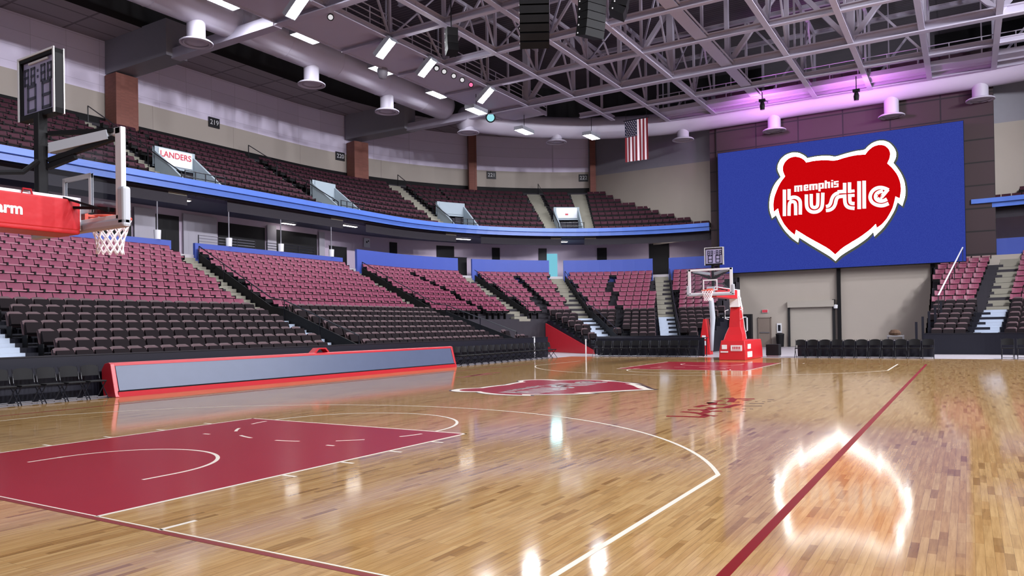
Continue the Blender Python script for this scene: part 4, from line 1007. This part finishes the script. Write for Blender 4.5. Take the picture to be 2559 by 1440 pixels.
# ================================================================== BASKETBALL HOOPS
def seg_digit(mb, cx, cz, w, h, t, x):
    for (y0, y1, z0, z1) in ((-w, w, h - t, h), (-w, w, -t / 2, t / 2), (-w, w, -h, -h + t), (-w, -w + t, -h, h), (w - t, w, -h, h)): mb.box(x, x + 0.004, cx + y0, cx + y1, cz + z0, cz + z1)
def make_hoop(label):
    o = thing('basketball_hoop', label, 'basketball hoop', (0, 7.62, 0))
    BX = 1.22
    MB().box(BX - 0.012, BX + 0.012, -0.88, 0.88, 2.92, 3.93).build('backboard', M['glass'], o)
    mb = MB()
    for y in (-0.875, 0.875): mb.box(BX - 0.03, BX + 0.03, y - 0.062, y + 0.055, 2.87, 3.96)
    mb.box(BX - 0.03, BX + 0.03, -0.92, 0.92, 3.88, 3.96); mb.box(BX - 0.03, BX + 0.03, -0.92, 0.92, 2.87, 2.97)
    mb.build('backboard_frame', M['whitep'], o, bevel=0.008)
    mb = MB()
    for y in (-0.935, 0.935): mb.box(BX - 0.05, BX + 0.05, y - 0.065, y + 0.065, 2.84, 3.28)
    mb.box(BX - 0.05, BX + 0.05, -1.0, 1.0, 2.82, 2.93); mb.build('edge_padding', M['padgrey'], o, bevel=0.03)
    mb = MB()
    for (y0, y1, z0, z1) in ((-.305, .305, 3.46, 3.51), (-.305, .305, 3.05, 3.10), (-.305, -.255, 3.05, 3.51), (.255, .305, 3.05, 3.51)): mb.box(BX + 0.0125, BX + 0.0155, y0, y1, z0, z1); mb.box(BX - 0.0155, BX - 0.0125, y0, y1, z0, z1)
    mb.build('target_square', M['whitep'], o)
    rc = 1.61; ring = [(rc + 0.236 * math.cos(a), 0.236 * math.sin(a), 3.05) for a in [2 * PI * k / 28 for k in range(28)]]
    MB().tube(ring, 0.016, 8, closed=True).build('rim', M['rim'], o, smooth=True)
    mb = MB().box(BX + 0.02, BX + 0.06, -0.11, 0.11, 2.96, 3.13); mb.box(BX + 0.05, rc - 0.2, -0.08, 0.08, 3.03, 3.055); mb.bar((BX + .05, .06, 2.97), (rc - .2, .06, 3.04), .02); mb.bar((BX + .05, -.06, 2.97), (rc - .2, -.06, 3.04), .02); mb.build('rim_bracket', M['rim'], o)
    lv = [(0.236, 3.04), (0.212, 2.96), (0.188, 2.885), (0.165, 2.81), (0.15, 2.74), (0.145, 2.675), (0.150, 2.61)]; mb = MB(); nn = 12
    for s_ in (-1, 1):
        for k in range(nn):
            mb.tube([(rc + r * math.cos(2 * PI * (k + s_ * 0.5 * j) / nn), r * math.sin(2 * PI * (k + s_ * 0.5 * j) / nn), z) for j, (r, z) in enumerate(lv)], 0.0105, 5)
    mb.build('net', M['net'], o)
    # boom with red padding
    mb = MB().box(-2.9, 1.16, -0.17, 0.17, 2.84, 3.22); mb.build('boom', M['whitep'], o)
    mb = MB()
    for s_ in (-1, 1): mb.box(-2.2, 1.12, s_ * 0.20 - 0.035, s_ * 0.20 + 0.035, 2.82, 3.18)
    mb.box(-2.2, 1.12, -0.23, 0.23, 2.78, 2.84); mb.build('boom_padding', M['redpad'], o, bevel=0.02)
    mb = MB()
    for x in (0.55, -0.4, -1.4): mb.tube([(x - .06, -0.2, 3.16), (x - .04, -0.2, 3.235), (x + .04, -0.2, 3.235), (x + .06, -0.2, 3.16)], 0.012, 6)
    mb.build('padding_strap', M['red'], o)
    text_mesh('boom_lettering', 'State Farm', 0.17, M['whitep'], o, basis((0.49, -0.2375, 2.995), (1, 0, 0), (0, 0, 1)), 0.006, align='RIGHT')
    # rear struts
    MB().box(0.75, 0.86, -0.05, 0.05, 3.2, 4.16).build('clock_post', M['black'], o, bevel=0.01)
    mb = MB()
    for y in (-0.80, 0.80):
        mb.bar((0.86, y * 0.09, 3.93), (1.19, y, 3.93), 0.05); mb.bar((0.86, y * 0.09, 3.62), (1.19, y, 3.84), 0.055)
        mb.bar((0.86, y * 0.05, 3.55), (1.0, y * .45, 3.66), 0.06)
    mb.build('strut', M['black'], o)
    mb = MB()
    for y in (-0.80, 0.80): mb.bar((0.87, y * 0.12, 3.76), (1.17, y * 0.93, 3.88), 0.085, 0.11)
    mb.build('strut_cover', M['padgrey'], o)
    mb = MB()
    for y in (-0.70, 0.70): mb.bar((1.0, y * .1, 3.1), (1.18, y, 3.05), 0.03); mb.bar((0.9, 0, 3.25), (1.18, y, 3.02), 0.025)
    mb.build('lower_strut', M['black'], o)
    mb = MB(); mb.tube([(0.75, -0.05, 3.6), (0.6, -0.02, 3.45), (0.2, 0.0, 3.38), (-0.6, 0, 3.42), (-1.6, 0, 3.25)], 0.03, 6); mb.build('cable', M['black'], o)
    # shot clock
    c = MB(); z0, z1, yw = 4.13, 4.86, 0.39
    c.box(0.80, 0.90, -yw, -yw + 0.04, z0, z1).box(0.80, 0.90, yw - 0.04, yw, z0, z1).box(0.80, 0.90, -yw, yw, z1 - 0.05, z1).box(0.80, 0.90, -yw, yw, z0, z0 + 0.06)
    for q_ in (c,): q_.v = [(a_, b_ + 0.08, c_) for a_, b_, c_ in q_.v]
    sc = c.build('shot_clock', M['black'], o); CLK = (0, 0.08, 0)
    MB().box(0.835, 0.868, -yw + 0.04, yw - 0.05, z0 + 0.06, z1 - 0.05).build('clock_panel', M['clockface'], sc).location = CLK
    e_ = MB()
    for x in (0.79, 0.90):
        for (y0, y1, q0, q1) in ((-yw - .008, yw + .008, z1 - .01, z1 + .012), (-yw - .008, -yw + .02, z0, z1), (yw - .02, yw + .008, z0, z1)): e_.box(x, x + 0.012, y0, y1, q0, q1)
    e_.build('clock_edge', M['whitep'], sc).location = CLK
    dg = MB()
    for x in (0.8295, 0.869):
        for y in (0.27, 0.13, -0.09, -0.23): seg_digit(dg, y, z1 - 0.22, 0.05, 0.10, 0.028, x)
        for y in (0.16, -0.16): seg_digit(dg, y, z0 + 0.25, 0.10, 0.16, 0.035, x)
        for zz in (z1 - 0.19, z1 - 0.26): dg.box(x, x + .004, 0.01, 0.04, zz, zz + 0.03)
    dg.build('clock_digits', M['digit'], sc).location = CLK
    b_ = MB().box(0.815, 0.83, -0.22, 0.2, z1 - 0.085, z1 - 0.065); b_.build('clock_caption', M['whitep'], sc).location = CLK
    # column and base
    sec = [(-1.98, 0.0, 0.60), (-2.02, 0.45, 0.585), (-2.12, 0.90, 0.53)]
    mb = MB(); vs = []
    for (xf, z, hw) in sec: vs += [(xf, -hw, z), (xf, hw, z), (-5.3, hw, z), (-5.3, -hw, z)]
    fs = [(0, 1, 2, 3), (8, 11, 10, 9)] + [(i * 4 + k, (i + 1) * 4 + k, (i + 1) * 4 + (k + 1) % 4, i * 4 + (k + 1) % 4) for i in range(2) for k in range(4)]
    mb.add(vs, fs); mb.build('base_padding', M['redpad'], o, bevel=0.03)
    sec = [(-2.2, 0.88, 0.45), (-2.35, 1.15, 0.40), (-2.5, 1.5, 0.27), (-2.62, 2.2, 0.235), (-2.68, 2.42, 0.23)]; mb = MB(); vs = []
    for (xf, z, hw) in sec: vs += [(xf, -hw, z), (xf, hw, z), (xf - 0.55, hw, z), (xf - 0.55, -hw, z)]
    m_ = len(sec) - 1
    fs = [(0, 1, 2, 3), (m_ * 4, m_ * 4 + 3, m_ * 4 + 2, m_ * 4 + 1)] + [(i * 4 + k, (i + 1) * 4 + k, (i + 1) * 4 + (k + 1) % 4, i * 4 + (k + 1) % 4) for i in range(m_) for k in range(4)]
    mb.add(vs, fs); mb.build('column_padding', M['redpad'], o, bevel=0.03)
    mb = MB(); mb.bar((-2.9, 0.2, 2.3), (-2.55, 0.16, 2.95), 0.16, 0.1).bar((-2.9, -0.2, 2.3), (-2.55, -0.16, 2.95), 0.16, 0.1); mb.box(-2.95, -2.5, -0.2, 0.2, 2.42, 2.85); mb.bar((-2.7, 0.24, 2.5), (-3.6, 0.24, 0.95), 0.05).bar((-2.7, -0.24, 2.5), (-3.6, -0.24, 0.95), 0.05); mb.build('lift_arm', M['whitep'], o)
    mb = MB()
    for s_ in (-1, 1): mb.tube([(-2.5, s_ * 0.27, 2.3), (-2.42, s_ * 0.40, 2.25), (-2.42, s_ * 0.40, 1.9), (-2.5, s_ * 0.27, 1.85)], 0.02, 6)
    mb.build('side_handle', M['whitep'], o)
    mb = MB().box(-2.03, -1.99, -0.06, 0.44, 0.42, 0.68).box(-2.03, -1.992, -0.46, -0.24, 0.50, 0.70).box(-2.02, -1.975, -0.52, -0.18, 0.35, 0.41); mb.box(-3.0, -2.45, 0.575, 0.592, 0.50, 0.72).box(-3.2, -2.35, 0.59, 0.604, 0.12, 0.38); mb.build('base_label', M['whitep'], o)
    mb = MB()
    for k in range(5): mb.box(-1.992, -1.984, 0.02 + 0.075 * k, 0.065 + 0.075 * k, 0.50, 0.62)
    mb.box(-1.992, -1.984, -0.02, 0.40, 0.455, 0.47); mb.build('label_print', M['signred'], o)
    return o
near_hoop = make_hoop('near basketball hoop seen from behind, with shot clock and red padded boom')
far_hoop = copy_tree(near_hoop); far_hoop.location = (LX, 7.72, 0); far_hoop.rotation_euler = (0, 0, PI)
tag(far_hoop, 'far basketball hoop on a red padded base facing the camera', 'basketball hoop')

# ================================================================== COURTSIDE
bd = thing('courtside_board', 'long red-framed advertising display board along the far sideline', 'display board', (15, 17.2, 0))
def bp_(name, mb, m, **k): return mb.build(name, m, bd, **k)
xa, xb = -7.5, 7.4
bp_('screen', MB().prism([(xa + .05, 0.03, 0.16), (xa + .05, 0.21, 0.80), (xa + .05, 0.26, 0.80), (xa + .05, 0.10, 0.16)], (xb - xa - .1, 0, 0)), M['ledface'])
bp_('top_rail', MB().prism([(xa, 0.20, 0.80), (xa, 0.21, 0.86), (xa, 0.28, 0.885), (xa, 0.52, 0.86), (xa, 0.52, 0.80)], (xb - xa, 0, 0)), M['red'])
bp_('plinth', MB().prism([(xa, -0.02, 0.0), (xa, -0.02, 0.13), (xa, 0.06, 0.14), (xa, 0.5, 0.14), (xa, 0.5, 0)], (xb - xa, 0, 0)), M['red'])
bp_('screen_gasket', MB().prism([(xa, 0.0, 0.135), (xa, 0.03, 0.165), (xa, 0.1, 0.165), (xa, 0.1, 0.135)], (xb - xa, 0, 0)), M['black'])
for x in (xa - 0.09, xb - 0.03):
    bp_('end_cap', MB().prism([(x, -0.03, 0.0), (x, 0.02, 0.15), (x, 0.20, 0.86), (x, 0.28, 0.89), (x, 0.46, 0.86), (x, 0.60, 0.70), (x, 0.58, 0.4), (x, 0.52, 0.0)], (0.12, 0, 0)), M['red'], bevel=0.015)
bp_('monitor_hood', MB().prism([(-0.45, 0.3, 0.86), (-0.33, 0.3, 0.86), (-0.17, 0.3, 1.0), (0.12, 0.3, 1.0), (0.26, 0.3, 0.86), (0.34, 0.3, 0.86), (0.16, 0.3, 1.04), (-0.22, 0.3, 1.04)], (0, 0.25, 0)), M['red'])
def make_chair():
    o = thing('folding_chair', 'chair', 'folding chair')
    mb = MB(); mb.grid(lambda u, v: (-0.21 + 0.42 * u, 0.19 + 0.05 * (v - .3) + 0.03 * (1 - (2 * u - 1) ** 2), 0.58 + 0.27 * v - 0.05 * (abs(2 * u - 1) ** 3) * v), 8, 3)
    mb.grid(lambda u, v: (0.21 - 0.42 * u, 0.225 + 0.05 * (v - .3) + 0.03 * (1 - (2 * u - 1) ** 2), 0.58 + 0.27 * v - 0.05 * (abs(2 * u - 1) ** 3) * v), 8, 3); mb.build('backrest', M['black'], o, smooth=True)
    MB().box(-0.21, 0.21, -0.22, 0.18, 0.425, 0.465).build('seat', M['black'], o, bevel=0.015)
    for s_ in (-1, 1):
        MB().tube([(s_ * 0.225, 0.24, 0.84), (s_ * 0.225, 0.16, 0.5), (s_ * 0.225, -0.24, 0.0)], 0.014, 6).build('front_leg', M['rail'], o)
        MB().tube([(s_ * 0.20, -0.18, 0.44), (s_ * 0.20, 0.22, 0.0)], 0.014, 6).build('rear_leg', M['rail'], o)
    mb = MB(); mb.tube([(-0.225, -0.20, 0.05), (0.225, -0.20, 0.05)], 0.011, 6).tube([(-0.2, 0.18, 0.05), (0.2, 0.18, 0.05)], 0.011, 6); mb.build('cross_bar', M['chrome'], o)
    return o
ch0 = make_chair(); used = [False]
def chair(x, y, rz, label, group):
    o = copy_tree(ch0) if used[0] else ch0
    used[0] = True; o.location = (x, y, 0); o.rotation_euler = (0, 0, rz); tag(o, label, 'folding chair', group)
for k in range(6): chair(7.02 - 0.53 * k, 17.46, random.uniform(-.05, .05), 'black folding chair before the red-framed board, %s from the board' % ordinal(k + 1), 'folding chairs before the board')
for k in range(16): chair(23.2 + 0.56 * k, 17.5, random.uniform(-.05, .05), 'black folding chair past the red-framed board, %s from the board' % ordinal(k + 1), 'folding chairs past the board')
for k in range(11): chair(33.9, 15.85 - 0.53 * k, -PI / 2, 'black folding chair left of the far hoop, %s from the stand corner' % ordinal(k + 1), 'folding chairs left of the far hoop')
for k in range(11): chair(33.95, 5.4 - 0.53 * k, -PI / 2 + random.uniform(-.06, .06), 'black folding chair right of the far hoop, %s from the hoop' % ordinal(k + 1), 'folding chairs right of the far hoop')
for k in range(3): chair(34.0, -2.8 - 0.55 * k, -PI / 2, 'black folding chair at the right edge before the corner riser, %s from the hoop' % ordinal(k + 1), 'folding chairs by the right riser')
def table(label, x, y0, y1, z):
    o = thing('draped_table', label, 'table', (x, (y0 + y1) / 2, 0)); L = (y1 - y0) / 2
    MB().box(-0.32, 0.32, -L, L, z - 0.035, z).build('tabletop', M['navy'], o)
    n = int(L * 16); mb = MB(); mb.grid(lambda u, v: (-0.34 - 0.02 * math.sin(u * n * 2.2) * (1 - v), -L + 2 * L * u, 0.03 + (z - 0.03) * v), n * 2, 2); mb.build('drape', M['navy'], o)
    for sx in (-0.28, 0.28):
        for sy in (-L + .1, L - .1): MB().bar((sx, sy, 0), (sx, sy, z - .04), 0.035).build('leg', M['rail'], o)
table('long black draped press table behind the chairs left of the far hoop', 34.75, 10.1, 16.1, 0.98)
table('long dark table behind the chairs right of the far hoop', 34.75, -0.1, 5.6, 0.76)
tag(MB().box(30.85, 30.95, 18.1, 18.2, 0, 1.14).build('white_post', M['whitep']), 'short white post in the dark barrier past the red-framed board', 'post')
tag(MB().box(33.55, 33.6, 16.38, 16.43, 0, 0.95).build('white_post', M['whitep']), 'short white post at the corner of the left press table', 'post')

# ================================================================== FAR WALL
FX = 52.3
def wb(y0, y1, z0, z1, d0=0.0, d1=0.06): return MB().box(FX - d1, FX - d0, y0, y1, z0, z1)
o = structure(wb(10.67, 11.5, 0, 2.05), 'door_10', M['tandoor']); mb = MB(); mb.box(FX - .1, FX - .02, 10.62, 10.68, 0, 2.1).box(FX - .1, FX - .02, 11.49, 11.55, 0, 2.1).box(FX - .1, FX - .02, 10.62, 11.55, 2.05, 2.11); structure(mb, 'door_frame', M['tandoor'], o)
structure(MB().box(FX - .12, FX - .06, 10.75, 11.4, 0.98, 1.05), 'door_bar', M['chrome'], o)
o = structure(wb(6.5, 9.35, 0, 2.75), 'door_11', M['shutter'])
structure(MB().box(FX - .35, FX - .01, 6.42, 9.45, 2.75, 3.2), 'shutter_hood', M['shutter'], o)
mb = MB().box(FX - .16, FX - .01, 9.33, 9.47, 0, 2.8).box(FX - .16, FX - .01, 6.38, 6.54, 0, 3.25); structure(mb, 'door_frame', M['dark'], o)
structure(MB().lathe((FX - .25, 6.3, 2.6), [(0, 0), (.13, .02), (.15, .25), (0, .3)], 12), 'door_motor', M['whitep'], o)
for n, y in enumerate((6.1, 0.5)):
    o = MB().box(FX - .3, FX - .02, y - 0.11, y + 0.11, 0, 5.4).build('steel_post', M['black']); tag(o, ('black steel post right of the roller door', 'black steel post at the edge of the right-hand stand')[n], 'post')
o = thing('exit_sign', 'small red glowing exit sign above the tan door', 'sign', (FX - .06, 11.05, 2.55)); MB().box(-.04, .06, -.2, .2, -.11, .11).build('case', M['whitep'], o)
text_mesh('lettering', 'EXIT', 0.17, M['exitred'], o, basis((-.045, 0, 0), (0, -1, 0), (0, 0, 1)), 0.008)
MB().box(-.042, -.04, -.19, .19, -.10, .10).build('face', M['signred'], o)
o = thing('wall_notice', 'small white framed notice with a dark centre beside the tan door', 'notice', (FX - .04, 10.08, 1.32)); MB().box(-.03, .03, -.16, .16, -.34, .34).build('frame', M['whitep'], o); MB().box(-.035, -.03, -.09, .09, -.22, .22).build('picture', M['navy'], o)
o = thing('waste_bin', 'black waste bin under the framed notice', 'bin', (51.8, 9.95, 0)); MB().lathe((0, 0, 0), [(0, 0), (.24, 0), (.28, .85), (.0, .85)], 14).build('body', M['black'], o); MB().lathe((0, 0, .85), [(.29, 0), (.29, .06), (.12, .12), (0, .12)], 14).build('lid', M['dark'], o)
o = thing('stored_backboard', 'spare backboard with white frame and black padding stored behind the far hoop', 'backboard', (46, 11.6, 0)); MB().box(0.06, 0.5, -1.05, 0.98, 0, 2.28).build('padding', M['black'], o)
mb = MB().box(-.05, 0.05, -.84, .84, 1.14, 1.20).box(-.05, 0.05, -.84, .84, 2.06, 2.12).box(-.05, 0.05, -.84, -.78, 1.14, 2.12).box(-.05, 0.05, .78, .84, 1.14, 2.12); mb.build('frame', M['whitep'], o); MB().box(-.01, .01, -.8, .8, 1.18, 2.08).build('pane', M['glass'], o)
o = thing('stored_stand', 'spare hoop stand with red padded foot and pale curved arm behind the far net', 'hoop stand', (37.4, 10.95, 0)); mb = MB(); mb.prism([(-.3, .35, .0), (-.3, -.32, 0), (-.3, -.1, 1.95), (-.3, .02, 1.95)], (.6, 0, 0)); mb.build('foot_padding', M['redpad'], o)
MB().tube([(0, -.30, 0.2), (0, -.36, 1.2), (0, -.42, 2.0), (0, -.36, 2.9), (0, -.22, 3.6)], [.12, .13, .15, .14, .12], 10).build('arm', M['padgrey'], o, smooth=True); mb = MB().box(-.32, -.3, -.14, .12, .5, .75).box(-.32, -.3, -.1, .1, .85, 1.05); mb.build('label_patch', M['whitep'], o)
o = thing('equipment_case', 'low black equipment case on the concrete right of the far hoop base', 'case', (34.6, 6.75, 0)); MB().box(-.3, .3, -.3, .3, .08, .62).build('body', M['black'], o, bevel=.02); MB().box(-.28, .28, -.28, .28, 0, .08).build('castor_base', M['chrome'], o)
o = thing('utility_cart', 'small cart with pale tubes and a brown bundle beside the right-hand riser', 'cart', (36.2, 1.5, 0)); mb = MB()
for z in (.75, .95): mb.tube([(-.3, -.3, z), (-.3, .35, z)], .03, 6).tube([(.3, -.3, z), (.3, .35, z)], .03, 6)
for sx in (-.3, .3):
    for sy in (-.3, .35): mb.bar((sx, sy, 0), (sx, sy, 1.0), .035)
mb.build('frame', M['chrome'], o); MB().box(-.28, .28, -.28, .33, .45, .7).build('shelf', M['black'], o); MB().lathe((0, .05, 1.0), [(0, -.04), (.24, .0), (.27, .1), (.16, .24), (0, .27)], 12).build('bundle', mat('bundle_brown', (74, 52, 36), .9), o)
